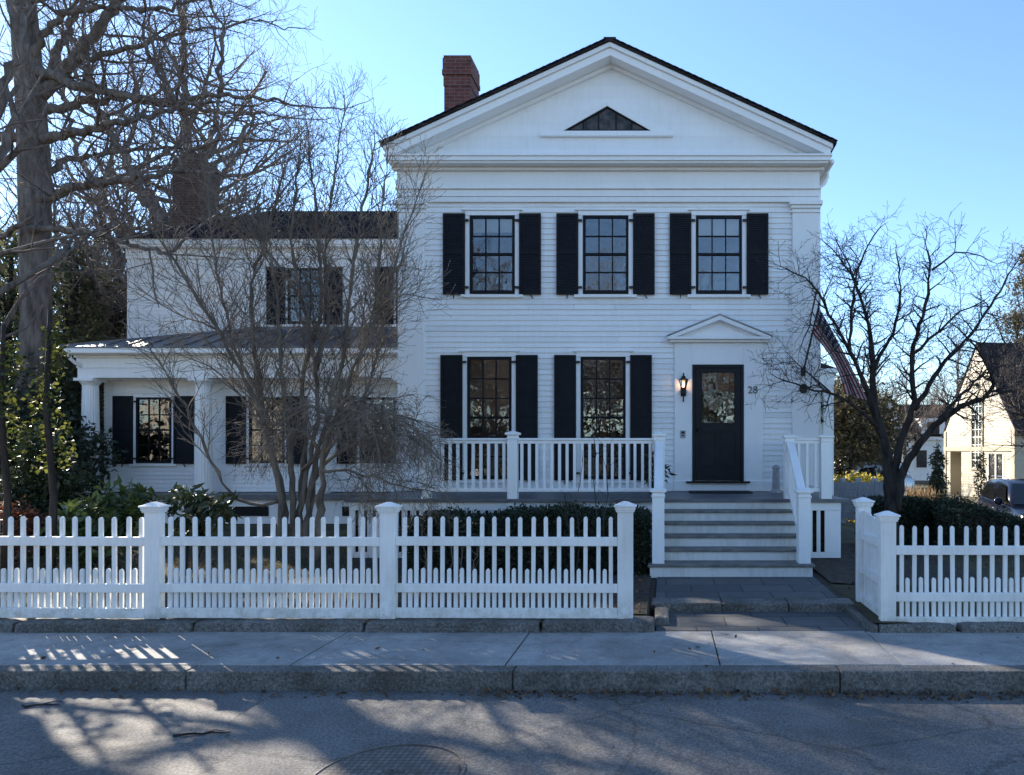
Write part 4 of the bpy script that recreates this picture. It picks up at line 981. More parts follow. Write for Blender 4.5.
T.limb(L((880,430,11.4),(855,405,11.0),(830,392,10.7),(812,390,10.5),(792,382,10.3),(776,377,10.2)), .042, .008, 0, .35, .8)
T.limb(L((850,350,11.0),(852,300,11.3),(862,255,11.5),(880,228,11.6)), .032, .009, 0, .2)
T.limb(L((872,370,11.4),(895,330,11.8),(902,290,12),(896,250,12.2)), .04, .009, 0, .2)
T.limb(L((911,355,11.2),(935,335,10.9),(960,310,10.6),(985,300,10.4)), .03, .008, 0, .2)
T.limb(L((930,432,11.1),(952,405,11.4),(985,372,11.8),(1012,345,12.1)), .04, .009, 0, .2)
T.limb(L((932,270,11.0),(955,250,10.9),(975,250,10.8),(992,262,10.7)), .018, .006, 0, .2)
T.limb(L((817,289,10.8),(808,330,10.6),(800,350,10.5)), .016, .006, 0, .2)
T.limb(L((830,392,10.7),(804,370,10.5),(788,354,10.4)), .018, .006, 0, .2, .7)
T.limb(L((858,285,11.6),(840,255,11.7),(822,240,11.8)), .02, .007, 0, .2)
T.done(dg, M['darkbark'], M['darktwig']); print('dogwood', T.cnt)

# -- bare trees of the distance: three kinds, copied
def bare_proto(seed, h, spread, label, group, loc, mats, name='bare_tree', dens=1.0):
    root = thing(name, label, 'tree', loc, 0, group)
    P = dict(max=3, den=[2.0*dens, 2.3*dens, 3.0*dens], ang=[42, 44, 42], len=[h*.30, h*.15, h*.075], rad=[h*.006, h*.0026, h*.0014], trop=[.02, .05, .06, .05], wan=[.08, .1, .13, .14], seg=h*.03, rmin=h*.0006, jit=h*.004, bias=(0,0,.35))
    T = Tree(seed, P); r = T.r; b = np.array(loc)
    T.limb([b + (0,0,-.2), b + (r.normal(0,.01)*h, 0, h*.3), b + (r.normal(0,.03)*h, r.normal(0,.03)*h, h*.65), b + (r.normal(0,.04)*h, 0, h)], h*.028, h*.003, 0, .25)
    for k in range(7):
        a = k*2.4 + r.random(); z = h*r.uniform(.2,.55); q = np.array((math.cos(a), math.sin(a), 0))*spread
        T.limb([b + (0,0,z), b + q*.4 + (0,0,z+h*.13), b + q*.85 + (0,0,z+h*.27), b + q + (0,0,z+h*.40)], h*.012, h*.002, 0, .2)
    T.done(root, *mats); return root
def copy_tree(root, loc, rz, s, label=None):
    c = root.copy(); COL.objects.link(c); c.location = loc; c.rotation_euler = (0,0,rz); c.scale = (s,s,s)
    if label: c['label'] = label
    for ch in list(root.children):
        d = ch.copy(); COL.objects.link(d); d.parent = c
    return c
G = 'leafless trees in the far wood'
FAR = 'leafless tree standing in the far wood behind the houses'
p1 = bare_proto(31, 13, 3.6, FAR, G, (-22, 33, 0), (M['bark'], M['twig']))
p2 = bare_proto(32, 11, 3.4, FAR, G, (-15.5, 31, 0), (M['palebark'], M['paletwig']))
r = np.random.default_rng(77)
for k, (x, y, s) in enumerate(((-27,30,1.0),(-31,38,1.1),(-12,36,.8),(-17.5,42,.95),(-36,31,1.1),(-9,44,.75),(-21,52,1.1),(9,52,.75),(13,60,.8),(19,64,.8),(6.5,60,.8),(24,58,.8),(11,45,.6),(30,56,.9),(17,50,.62))):
    copy_tree(p1 if k % 2 else p2, (x, y, -.3), r.random()*6.28, s*(1.2 if x < 0 else 1))
p5 = bare_proto(35, 18, 3.0, 'tallest leafless tree, added behind the wing chimney to shade the pavement', None, (-18.0, 25.2, 0), (M['bark'], M['twig']), dens=.6)  # added tree: its crown blocks sun from the pavement before the steps
p7 = bare_proto(37, 10.5, .9, 'leafless tree just beyond the left edge, throwing a trunk shadow across the road', None, (-10.7, 10.5, 0), (M['bark'], M['twig']), dens=.32)
p3 = bare_proto(33, 9.5, 2.6, 'tall thin leafless tree close behind the left end of the wing', None, (PX(118,21), 21, 0), (M['bark'], M['twig']), dens=1.3)
p4 = bare_proto(34, 8.2, 2.8, 'twiggy grey tree at the right edge behind the cream gable', None, (PX(1085,25), 25, -.6), (M['darkbark'], M['darktwig']), dens=1.6)

# -- evergreens
def evergreen(name, label, blobs, n, size, mat, seed, trunk=None, group=None, aspect=.45, cat='tree', shell=.45, up=None):
    c = blobs[0]; root = thing(name, label, cat, (c[0], c[1], ground_z(c[0], c[1])), 0, group)
    r = np.random.default_rng(seed)
    leaf_cloud('foliage', mat, root, blob_points(r, blobs, n, shell), size, seed, .2, aspect, up)
    mb = MB(); zb = ground_z(c[0], c[1]) - .1; base = np.array((c[0], c[1], zb))
    for b in blobs:
        e = np.array(b[:3]) + np.array((0,0,b[5]*.3)); m = (base+e)/2 + r.normal(0,.08,3)*min(b[3:]); rr = trunk or .035
        mb.tube([base + r.normal(0,.02,3)*(1,1,0), m, e], [rr, rr*.75, rr*.3], 6)
        for k in range(5):
            d = r.normal(0,1,3); d /= np.linalg.norm(d); mb.tube([m*.4+e*.6, e*.6+m*.4 + d*np.array(b[3:])*.4 + (0,0,.0), np.array(b[:3]) + d*np.array(b[3:])*.85], [rr*.4, rr*.25, .006], 4)
    mb.build('branches', M['darkbark'], root, smooth=True); return root
def conebl(x, y, h, rad, z0=0.2, n=6): return [(x + (k % 2-.5)*.15*rad, y, z0 + h*(k+.5)/n, rad*(1-.8*k/n), rad*(1-.8*k/n), h/n*.95) for k in range(n)]
evergreen('conifer', 'dark conifer at the far left edge beyond the porch wing', conebl(PX(5,17), 17, 6.6, 2.2), 9000, .20, M['conifer'], 101, .12, aspect=.3)
evergreen('conifer', 'tall dark conifer rising behind the left corner of the porch', conebl(PX(72,19), 19, 7.0, 2.0), 9000, .20, M['conifer'], 102, .12, aspect=.3)
evergreen('conifer', 'olive conifer against the left end wall of the upper wing', conebl(PX(112,20.5), 20.5, 6.4, 1.35), 7000, .19, M['olive'], 103, .12, aspect=.3)
evergreen('evergreen_bush', 'wide dark evergreen mass filling the gap left of the porch', [(PX(45,15.5),15.5,1.4,1.6,1.0,1.4),(PX(10,15.8),15.8,1.9,1.4,1.0,1.7),(PX(72,16.6),16.6,2.2,.8,.8,1.5)], 9000, .15, M['yew'], 104, .06, cat='bush')
evergreen('holly_bush', 'upright dark holly beside the left end of the porch', [(PX(45,11),11,.7,.65,.55,.65),(PX(50,11),11,1.35,.5,.45,.55),(PX(38,10.8),10.8,1.75,.33,.33,.45),(PX(18,11),11,.9,.5,.45,.6)], 7500, .085, M['holly'], 105, .04, cat='bush', shell=.35)
evergreen('russet_shrub', 'low russet leaved shrub at the far left behind the pickets', [(PX(12,10),10,.72,.42,.35,.42),(PX(-12,10),10,.6,.45,.35,.5)], 1700, .085, M['russet'], 106, .02, cat='shrub')
evergreen('rhododendron', 'sunlit bright green rhododendron left of the first porch window', [(PX(98,9.6),9.6,.75,.45,.4,.45),(PX(75,9.6),9.6,.62,.33,.33,.4),(PX(122,9.6),9.6,.92,.33,.3,.36),(PX(140,9.5),9.5,1.05,.20,.2,.24)], 1500, .15, M['rhodo'], 107, .022, aspect=.34, cat='shrub', shell=.6)
evergreen('rhododendron', 'leggy rhododendron with drooping dark leaves under the second column', [(PX(186,9.4),9.4,1.15,.20,.2,.22),(PX(205,9.4),9.4,.95,.24,.22,.24),(PX(220,9.4),9.4,1.02,.16,.18,.16),(PX(188,9.4),9.4,.78,.24,.2,.2)], 520, .16, M['holly'], 108, .018, aspect=.32, cat='shrub', shell=.6, up=(0,0,-1,.35))
# ivy clad stems
for lab, px, D, top, bot, wd, n, sd in (('bright green ivy climbing a thin stem near the porch corner', 50, 8.9, 325, 470, .18, 560, 110), ('yellow green ivy curtain at the extreme left edge', 4, 8.8, 340, 460, .18, 460, 111)):
    root = thing('ivy_column', lab, 'ivy', (PX(px, D), D, .08)); r = np.random.default_rng(sd)
    t = r.random(n); z = PZ(bot, D) + (PZ(top, D)-PZ(bot, D))*t; a = r.random(n)*6.28
    ln = np.sin(t*9)*.09
    side = np.where(r.random(n) < .5, -.15, .15)
    pos = np.stack([PX(px, D) + ln + side*(1-t*.6) + np.cos(a)*wd*.42*r.random(n), D + np.sin(a)*wd*.5, z], 1)
    leaf_cloud('ivy_leaves', M['ivy'], root, pos, .055, sd, .3, .75, var=.6)
    mb = MB(); mb.tube([(PX(px,D), D, 0), (PX(px,D)+.05, D, 1.2), (PX(px,D)-.05, D, 2.4), (PX(px,D), D, PZ(top, D)+.2)], [.05,.04,.035,.02], 8); mb.build('stem', M['darkbark'], root, smooth=True)

# -- clipped hedges
def hedge(label, x0, x1, y0, y1, z0, z1, n, seed, mat=None, size=.05, soft=.10, drop=None):
    r = np.random.default_rng(seed); root = thing('hedge', label, 'hedge', ((x0+x1)/2, (y0+y1)/2, z0))
    u = r.random((n,3)); f = r.random(n)
    k = r.choice(3, n, p=[.34, .46, .20]); u[k==0,2] = 1 - .12*r.random((k==0).sum())**2; u[k==1,1] = .16*r.random((k==1).sum())**1.5; e = (k==2); u[e,0] = np.where(r.random(e.sum()) < .5, .02, .98)
    lx = (x1-x0); 
    x = x0 + lx*u[:,0]; y = y0 + (y1-y0)*u[:,1]
    top = z1 + soft*(np.sin(x*3.1+seed)*.4 + np.sin(x*7.7)*.25 + np.sin(x*1.3+2)*.5 + .5*r.normal(0,.5,n)); ed = np.minimum(u[:,0], 1-u[:,0])*lx; top -= soft*1.2*np.exp(-ed/.12)
    if drop: top = top - drop[1]*np.clip((x-drop[0])/.8, 0, 1)
    z = z0 + (top-z0)*u[:,2]; y += soft*.5*np.sin(x*4.3+z*5)
    leaf_cloud('foliage', mat or M['yew'], root, np.stack([x,y,z],1), size, seed, .1, .42)
    mb = MB(); xs_ = np.arange(x0+.1, x1-.05, .16)
    for xx in xs_:
        for yy in (y0+.18, (y0+y1)/2):
            b = np.array((xx+r.normal(0,.04), yy, z0-.05))
            for q in range(5): mb.tube([b, b+(r.normal(0,.1), r.normal(0,.06), (z1-z0)*.5), b+(r.normal(0,.16), r.normal(0,.12), (z1-z0)*r.uniform(.5,.62 if drop else .98))], [.014,.009,.003], 4)
    mb.build('branches', M['darkbark'], root)
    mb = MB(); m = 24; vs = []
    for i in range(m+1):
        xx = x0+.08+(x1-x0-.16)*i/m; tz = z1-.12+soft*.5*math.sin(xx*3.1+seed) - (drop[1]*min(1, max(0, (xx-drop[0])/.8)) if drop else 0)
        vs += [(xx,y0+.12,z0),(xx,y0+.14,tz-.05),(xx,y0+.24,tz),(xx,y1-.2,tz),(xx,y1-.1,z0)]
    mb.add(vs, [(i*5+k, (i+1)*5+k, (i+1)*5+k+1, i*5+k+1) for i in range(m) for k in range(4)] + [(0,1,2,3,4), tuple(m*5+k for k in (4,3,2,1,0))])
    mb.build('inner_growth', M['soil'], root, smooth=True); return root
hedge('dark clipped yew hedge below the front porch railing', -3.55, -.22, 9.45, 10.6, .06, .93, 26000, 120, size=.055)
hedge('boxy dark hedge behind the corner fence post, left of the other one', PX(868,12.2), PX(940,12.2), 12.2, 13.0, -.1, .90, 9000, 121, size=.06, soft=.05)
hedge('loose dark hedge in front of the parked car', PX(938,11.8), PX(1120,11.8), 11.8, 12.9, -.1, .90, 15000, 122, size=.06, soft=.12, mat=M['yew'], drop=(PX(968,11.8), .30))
# shaggy right hand greenery
evergreen('golden_shrub', 'golden yellow shrub catching the sun above the grey board fence', [(PX(858,20),20,.82,.55,.4,.42),(PX(842,20.2),20.2,.72,.4,.4,.36),(PX(876,20),20,.70,.38,.4,.36),(PX(858,20),20,.1,.7,.4,.6)], 3400, .10, M['golden'], 130, .03, cat='shrub', aspect=.5)
evergreen('dry_grass_clump', 'tan ornamental grass clump left of the cream house', [(PX(922,25),25,-.1,.65,.5,.4),(PX(906,26),26,-.1,.5,.5,.35)], 800, .34, M['drygrass'], 131, .01, cat='grass clump', aspect=.10, up=(0,0,1,.6))
for k, (x, y, h, rad, lab) in enumerate(((PX(848,30), 30, 5.0, 2.2, 'olive brown evergreen directly right of the side entry'), (PX(866,34), 34, 4.4, 1.3, 'olive brown evergreen seen through the dogwood trunks'), (PX(815,36), 36, 6.2, 2.6, 'tall olive evergreen half hidden behind the house corner'))):
    evergreen('evergreen_tree', lab, [(x, y, h*.35, rad, 1.6, h*.36),(x+rad*.4, y, h*.62, rad*.75, 1.4, h*.3),(x-rad*.5, y+.4, h*.55, rad*.7, 1.4, h*.3),(x, y, h*.8, rad*.5, 1, h*.2)], 6500, .26, M['olive'], 140+k, .14, aspect=.35)
evergreen('pine_tree', 'tall dark pine at the right edge rising behind the cream house', [(PX(1028,47),47,13.0,1.6,1.5,1.3),(PX(1016,47),47,10.6,1.8,1.6,1.3),(PX(1034,47),47,9.0,2.4,1.8,1.5),(PX(1012,47.3),47.3,8.0,1.4,1.5,1.0),(PX(1038,47),47,6.0,2.6,1.8,1.5),(PX(1026,47),47,14.6,.9,.9,1.0)], 6500, .34, M['olive'], 150, .22, aspect=.22, shell=.2)
evergreen('cypress', 'narrow dark cypress beside the doorway of the cream house', [(PX(938,27),27,.4,.38,.38,.8),(PX(938,27),27,1.3,.28,.28,.7)], 1500, .13, M['yew'], 151, .04)
evergreen('ivy_patch', 'ragged climbing plant on the cream house wall by the recessed door', [(PX(981,30),30,.3,.35,.2,.9),(PX(981,30),30,1.2,.22,.2,.6),(PX(990,30),30,-.1,.5,.2,.5)], 900, .13, M['holly'], 152, .02, cat='climber')

# -- grass and litter
r = np.random.default_rng(200)
n = 26000; x = r.uniform(-11.5, -4.6, n); y = r.uniform(7.2, 14.0, n); k = (y > 9.2) | (x < -5.4); x, y = x[k], y[k]
g = leaf_cloud('lawn_grass', M['grassblade'], None, np.stack([x, y, np.array([GH(a, b) for a, b in zip(x, y)])], 1), .07, 201, .9, .10, (0,0,1,.75)); tag(g, 'short winter grass growing on the lawn left of the house', 'grass', kind='stuff')
n = 5200; x = r.uniform(-10, 9.5, n); y = 7.2 + r.random(n)**1.3*4.5; k = (x < -.25) | (x > 2.25); k &= ~((x > -5) & (x < 2.9) & (y > 9.3)); x, y = x[k], y[k]
z = np.array([GH(a, b) for a, b in zip(x, y)]) + .035 + r.random(len(x))*.015
n2 = 700; gx_ = r.uniform(-1.5, 4.6, n2); gx_ = np.r_[gx_, r.uniform(-9, -1, 160)]; gy_ = 5.69 - r.random(len(gx_))**2*.16
x = np.r_[x, gx_]; y = np.r_[y, gy_]; z = np.r_[z, np.array([RZf(a, 5.6) for a in gx_]) + r.random(len(gx_))*.02]
m = 90; x = np.r_[x, r.uniform(-7, 5, m)]; y = np.r_[y, r.uniform(3.6, 6.9, m)]; z = np.r_[z, np.where(y[-m:] > 5.75, .006, -.195)]
l = leaf_cloud('fallen_leaves', M['litter'], None, np.stack([x, y, z], 1), .042, 202, .3, .6, var=.5)
tag(l, 'brown fallen leaves scattered over the beds and along the kerb', 'leaf litter', kind='stuff')
# thin bare shoots by the porch
def shoots(label, spots, D, mat, seed):
    root = thing('bare_shrub', label, 'shrub', (PX(spots[0][0], D), D, .07)); rr = np.random.default_rng(seed); mb = MB()
    for px, pyt, lean in spots:
        b = PT(px, 560, D); b.z = .05; t = PT(px+lean, pyt, D); pts = [np.array(b)*(1-f)+np.array(t)*f + rr.normal(0,.02,3)*(f > 0) for f in np.linspace(0,1,7)]
        mb.tube(pts, np.linspace(.010,.004,7), 5)
        for f in range(2,7):
            for q in range(2):
                d = nrm(rr.normal(0,1,3)+(0,0,.7)); mb.tube([pts[f], pts[f]+d*.08, pts[f]+d*.17+(0,0,.03)], [.004,.003,.002], 3)
    mb.build('stems', mat, root)
shoots('thin dark bare shoots rising before the porch railing', [(578,465,3),(596,425,-2),(602,450,4),(574,495,-8),(610,500,8)], 9.3, M['darktwig'], 301)
shoots('pale straw stems among the hedge behind the pickets', [(424,510,6),(430,540,-6),(448,520,8),(455,530,14),(470,545,10)], 9.2, M['paletwig'], 302)
# ================================================================== smaller things
# wall lantern
lx, lD = PX(683.5, F-.14), F-.14
def lz(py): return PZ(py, lD)
ln = thing('wall_lantern', 'lit black carriage lantern beside the front door', 'lantern', (lx, F-.06, lz(402)))
mb = MB().lathe([(.0,lz(373)),(.012,lz(373)),(.016,lz(374)),(.010,lz(375.2)),(.035,lz(376.2)),(.042,lz(378)),(.085,lz(379.3)),(.09,lz(380.2))], (lx,lD,0), 12)
mb.lathe([(.052,lz(388.2)),(.055,lz(387.6)),(.045,lz(387.4))], (lx,lD,0), 12)
for k in range(6):
    a = k*math.pi/3; c, s_ = math.cos(a), math.sin(a); mb.bar((lx+.082*c, lD+.082*s_, lz(380)), (lx+.05*c, lD+.05*s_, lz(387.6)), .008, .008)
mb.lathe([(.04,lz(389)),(.055,lz(390)),(.055,lz(393)),(.035,lz(395)),(.015,lz(396))], (lx,F-.09,0), 12); mb.tube([(lx,F-.1,lz(396)),(lx,F-.1,lz(400)),(lx,F-.10,lz(401.5))], [.012,.014,.02], 8); mb.box(lx-.05, lx+.05, F-.066, F-.054, lz(396), lz(387))
mb.tube([(lx,F-.07,lz(391)),(lx,F-.12,lz(390.5)),(lx,lD,lz(389))], .014, 6)
mb.build('lantern_frame', M['iron'], ln)
MB().lathe([(.078,lz(380.3)),(.048,lz(387.4))], (lx,lD,0), 6, cap=False).build('lantern_glass', M['clear'], ln)
MB().lathe([(.006,lz(387)),(.014,lz(386)),(.016,lz(384.5)),(.009,lz(382.6)),(.003,lz(381.8))], (lx,lD,0), 8).build('bulb', M['bulb'], ln, smooth=True)
pl = bpy.data.lights.new('lantern_light', 'POINT'); pl.energy = 0.4; pl.color = (1.0, .6, .3); pl.shadow_soft_size = .03
po = bpy.data.objects.new('lantern_light', pl); COL.objects.link(po); po.parent = ln; po.location = (0, lD-(F-.06)-.03, lz(383.5)-lz(402))
# door bell, number, mat, plaque
bx, bz = PX(683, F-.06), hz(434)
bell = thing('intercom_box', 'small grey intercom plate left of the door', 'intercom', (bx, F-.055, bz-.06))
MB().box(bx-.05, bx+.05, F-.075, F-.055, bz-.075, bz+.065).build('plate', M['stonegrey'], bell, bevel=.005)
mb = MB(); mb.lathe([(.016,F-.084),(.016,F-.0745)], (bx,0,bz-.03), 12, 'Y'); mb.box(bx-.028, bx+.028, F-.079, F-.0745, bz+.005, bz+.045); mb.build('button', M['iron'], bell)
def text_mesh(s, size, depth):
    c = bpy.data.curves.new('lettering', 'FONT'); c.body = s; c.size = size; c.extrude = depth; c.align_x = 'CENTER'; c.align_y = 'CENTER'
    t = bpy.data.objects.new('lettering', c); COL.objects.link(t); dg_ = bpy.context.evaluated_depsgraph_get(); dg_.update()
    me = bpy.data.meshes.new_from_object(t.evaluated_get(dg_)); bpy.data.objects.remove(t); bpy.data.curves.remove(c); return me
me = text_mesh('28', .19, .006); me.materials.append(M['numeral'])
nb = bpy.data.objects.new('house_number', me); COL.objects.link(nb); nb.location = (hx(752.3), F-.066, hz(390.5)); nb.rotation_euler = (R(90),0,0)
tag(nb, 'weathered metal number 28 right of the front door', 'house number')
single(MB().box(hx(688), hx(748), F-.75, F-.2, FLOOR+.002, FLOOR+.022), 'door_mat', M['rubber'], 'black mat lying in front of the door on the porch', 'mat', bevel=.008)
pq = PX(803.5, F-.1); single(MB().lathe([(.06,F-.105),(.085,F-.10),(.09,F-.085),(.09,F-.077)], (pq, 0, hz(389)), 20, 'Y', .85), 'oval_plaque', M['iron'], 'dark oval plaque on the right corner pilaster below the flagpole', 'plaque')
# flag
tip, base = PT(819.0, 304.5, 12.15), PT(803.5, 371, F-.12)
fl = thing('flag_on_pole', 'striped flag with a starred canton hanging from an angled wall pole', 'flag', base)
mb = MB(); mb.tube([base, base*.5+tip*.5, tip], [.017,.016,.014], 10); mb.build('pole', M['iron'], fl, smooth=True)
mb = MB(); mb.lathe([(.0,-.02),(.025,-.012),(.03,0),(.02,.02),(.0,.03)], tip, 10); mb.build('finial', M['iron'], fl, smooth=True)
mb = MB(); mb.box(base.x-.045, base.x+.045, F-.09, F-.076, base.z-.09, base.z+.05); mb.bar(base+Vector((0,.03,-.02)), base*.93+tip*.07, .05, .05); mb.build('bracket', M['iron'], fl, bevel=.004)
A_ = tip*.975 + base*.025; B2 = tip*.58 + base*.42
C2 = PT(845, 394, 12.25); D2_ = PT(869, 401, 12.0)
nu, nv = 36, 22; vs = []; uvs = []
for j in range(nv+1):
    v = j/nv
    for i in range(nu+1):
        u = i/nu
        top = A_*(1-u) + D2_*u + Vector((.02,0,-.03))*math.sin(u*3.14); bot = B2*(1-u) + C2*u + Vector((.12,.08,.03))*math.sin(u*3.14)
        p = bot*(1-v) + top*v
        fo = math.sin(v*11 + u*2.4)*.085*min(1, u*2.6+.10) + math.sin(v*21+u*5)*.02
        p = p + Vector((.16*fo, fo, .06*fo)); 
        vs.append(p); uvs.append((u, v))
mb = MB(); mb.add(vs, [(j*(nu+1)+i, j*(nu+1)+i+1, (j+1)*(nu+1)+i+1, (j+1)*(nu+1)+i) for j in range(nv) for i in range(nu)])
cl = mb.build('cloth', M['flag'], fl, smooth=True); ul = cl.data.uv_layers.new(name='UVMap')
for l in cl.data.loops: ul.data[l.index].uv = uvs[l.vertex_index]
# garland by the side entry
gd = thing('garland', 'dark hanging garland on the side entry wall behind the pilaster', 'garland', (PX(818.5, VY0-.06), VY0-.06, PZ(424, VY0)))
r = np.random.default_rng(9); n = 420; t = r.random(n)
leaf_cloud('leaves', M['holly'], gd, np.stack([PX(818.3, VY0-.07)+r.normal(0,.035,n)+.02*np.sin(t*14), VY0-.07+r.normal(0,.02,n), PZ(392, VY0)*(t)+PZ(424, VY0)*(1-t)], 1), .07, 9, 0, .5)
# grey post-like ornament on the porch
ox, oy = PX(776, 12.3), 12.3
single(MB().lathe([(.10,FLOOR+.002),(.10,FLOOR+.05),(.075,FLOOR+.07),(.06,FLOOR+.42),(.075,FLOOR+.43),(.07,FLOOR+.47),(.03,FLOOR+.50)], (ox,oy,0), 4), 'porch_ornament', M['stonegrey'], 'small grey tapered ornament on the porch by the stair post', 'ornament', bevel=.006)
# potted plant behind the left newel
px_, py_ = PX(655, 12.2), 12.2
pp = thing('potted_plant', 'dark potted plant on the porch behind the left stair post', 'potted plant', (px_, py_, FLOOR))
MB().lathe([(.10,FLOOR+.002),(.13,FLOOR+.2),(.14,FLOOR+.22),(.12,FLOOR+.22),(.11,FLOOR+.19)], (px_,py_,0), 16).build('pot', M['iron'], pp, smooth=True)
r = np.random.default_rng(19); leaf_cloud('leaves', M['holly'], pp, blob_points(r, [(px_+.03,py_,FLOOR+.38,.2,.2,.2),(px_-.05,py_,FLOOR+.62,.10,.1,.14)], 260, .3), .13, 19, 0, .3)
# manhole cover
mx, my = -1.68, 4.22; mz = RZf(mx, my) + .004
mh = thing('manhole_cover', 'round cast iron cover set in the road', 'manhole cover', (mx, my, mz))
mb = MB(); mb.lathe([(.455,-.03),(.455,.008),(.438,.010),(.438,-.012),(.43,-.012)], (mx,my,mz-.006), 48, cap=False); mb.build('ring', M['cover'], mh, smooth=False)
MB().lathe([(.418,-.03),(.418,.005)], (mx,my,mz-.006), 48).build('lid', M['cover'], mh)
mb = MB()
for a, b in (((-.11,-.10),(-.05,.06)),((-.03,-.10),(.01,.06)),((-.01,.055),(.10,.055)),((-.02,-.02),(.06,-.02)),((.06,-.10),(.11,.06)),((.12,-.10),(.17,.06))):
    mb.bar((mx+a[0], my+a[1], mz+.002), (mx+b[0], my+b[1], mz+.002), .018, .006)
mb.build('raised_marks', M['cover'], mh)
# twigs on the road
for k, (px, py, ln_, lab) in enumerate(((200,737,.36,'broken twig lying on the sunlit road'),(38,709,.25,'short twig beside the kerb at the left'))):
    y = FOC*1.965/(py-VY); x = PX(px, y); r = np.random.default_rng(k+5); pts = [(x+ln_*(t-.5), y+.05*t+r.normal(0,.008), RZf(x, y)+.011+r.normal(0,.002)) for t in np.linspace(0,1,7)]
    mb = MB().tube(pts, np.linspace(.009,.004,7), 5); mb.tube([pts[3], (pts[3][0]+.07,pts[3][1]+.04,pts[3][2]+.012), (pts[3][0]+.12,pts[3][1]+.05,pts[3][2])], [.005,.004,.003], 4)
    single(mb, 'twig', M['darkbark'], lab, 'twig')
# grey board fence of the neighbour
nf = thing('board_fence', 'weathered grey board fence beyond the side entry', 'fence', (5.0, 17.6, -.4))
a, b = Vector((PX(828, 18.5), 18.5, 0)), Vector((PX(892, 16.6), 16.6, 0)); d = (b-a); n = 4
for k in range(n+1):
    p = a + d*k/n; g0 = GH(p.x, p.y); MB().box(p.x-.06, p.x+.06, p.y-.06, p.y+.06, g0-.2, PZ(479, p.y)+.02).build('post', M['greyboard'], nf, bevel=.01)
    if k < n:
        q = a + d*(k+1)/n; mb = MB(); zt = PZ(482, (p.y+q.y)/2)
        for m in range(5):
            z = zt - .09 - m*.19; mb.bar((p.x,p.y-.065,z), (q.x,q.y-.065,z), .022, .18)
        mb.build('board_panel', M['greyboard'], nf)
mbx = thing('notice_box', 'small white box with a dark front on a post by the grey fence', 'box', (PX(897, 16), 16, -.5))
x, y = PX(896, 16), 16.0
mb = MB().box(x-.05, x+.05, y-.05, y+.05, -.7, PZ(497, y)); mb.build('post', M['trim'], mbx)
mb = MB().box(x-.14, x+.17, y-.12, y+.12, PZ(495, y), PZ(481, y)); mb.prism([(x-.2, PZ(481,y)+.002), (x+.2, PZ(481,y)+.002), (x+.17, PZ(478,y)), (x-.17, PZ(478,y))], y-.16, y+.16); mb.build('case', M['trim'], mbx, bevel=.008)
MB().box(x-.07, x+.11, y-.135, y-.118, PZ(492.5, y), PZ(484, y)).build('front', M['iron'], mbx)

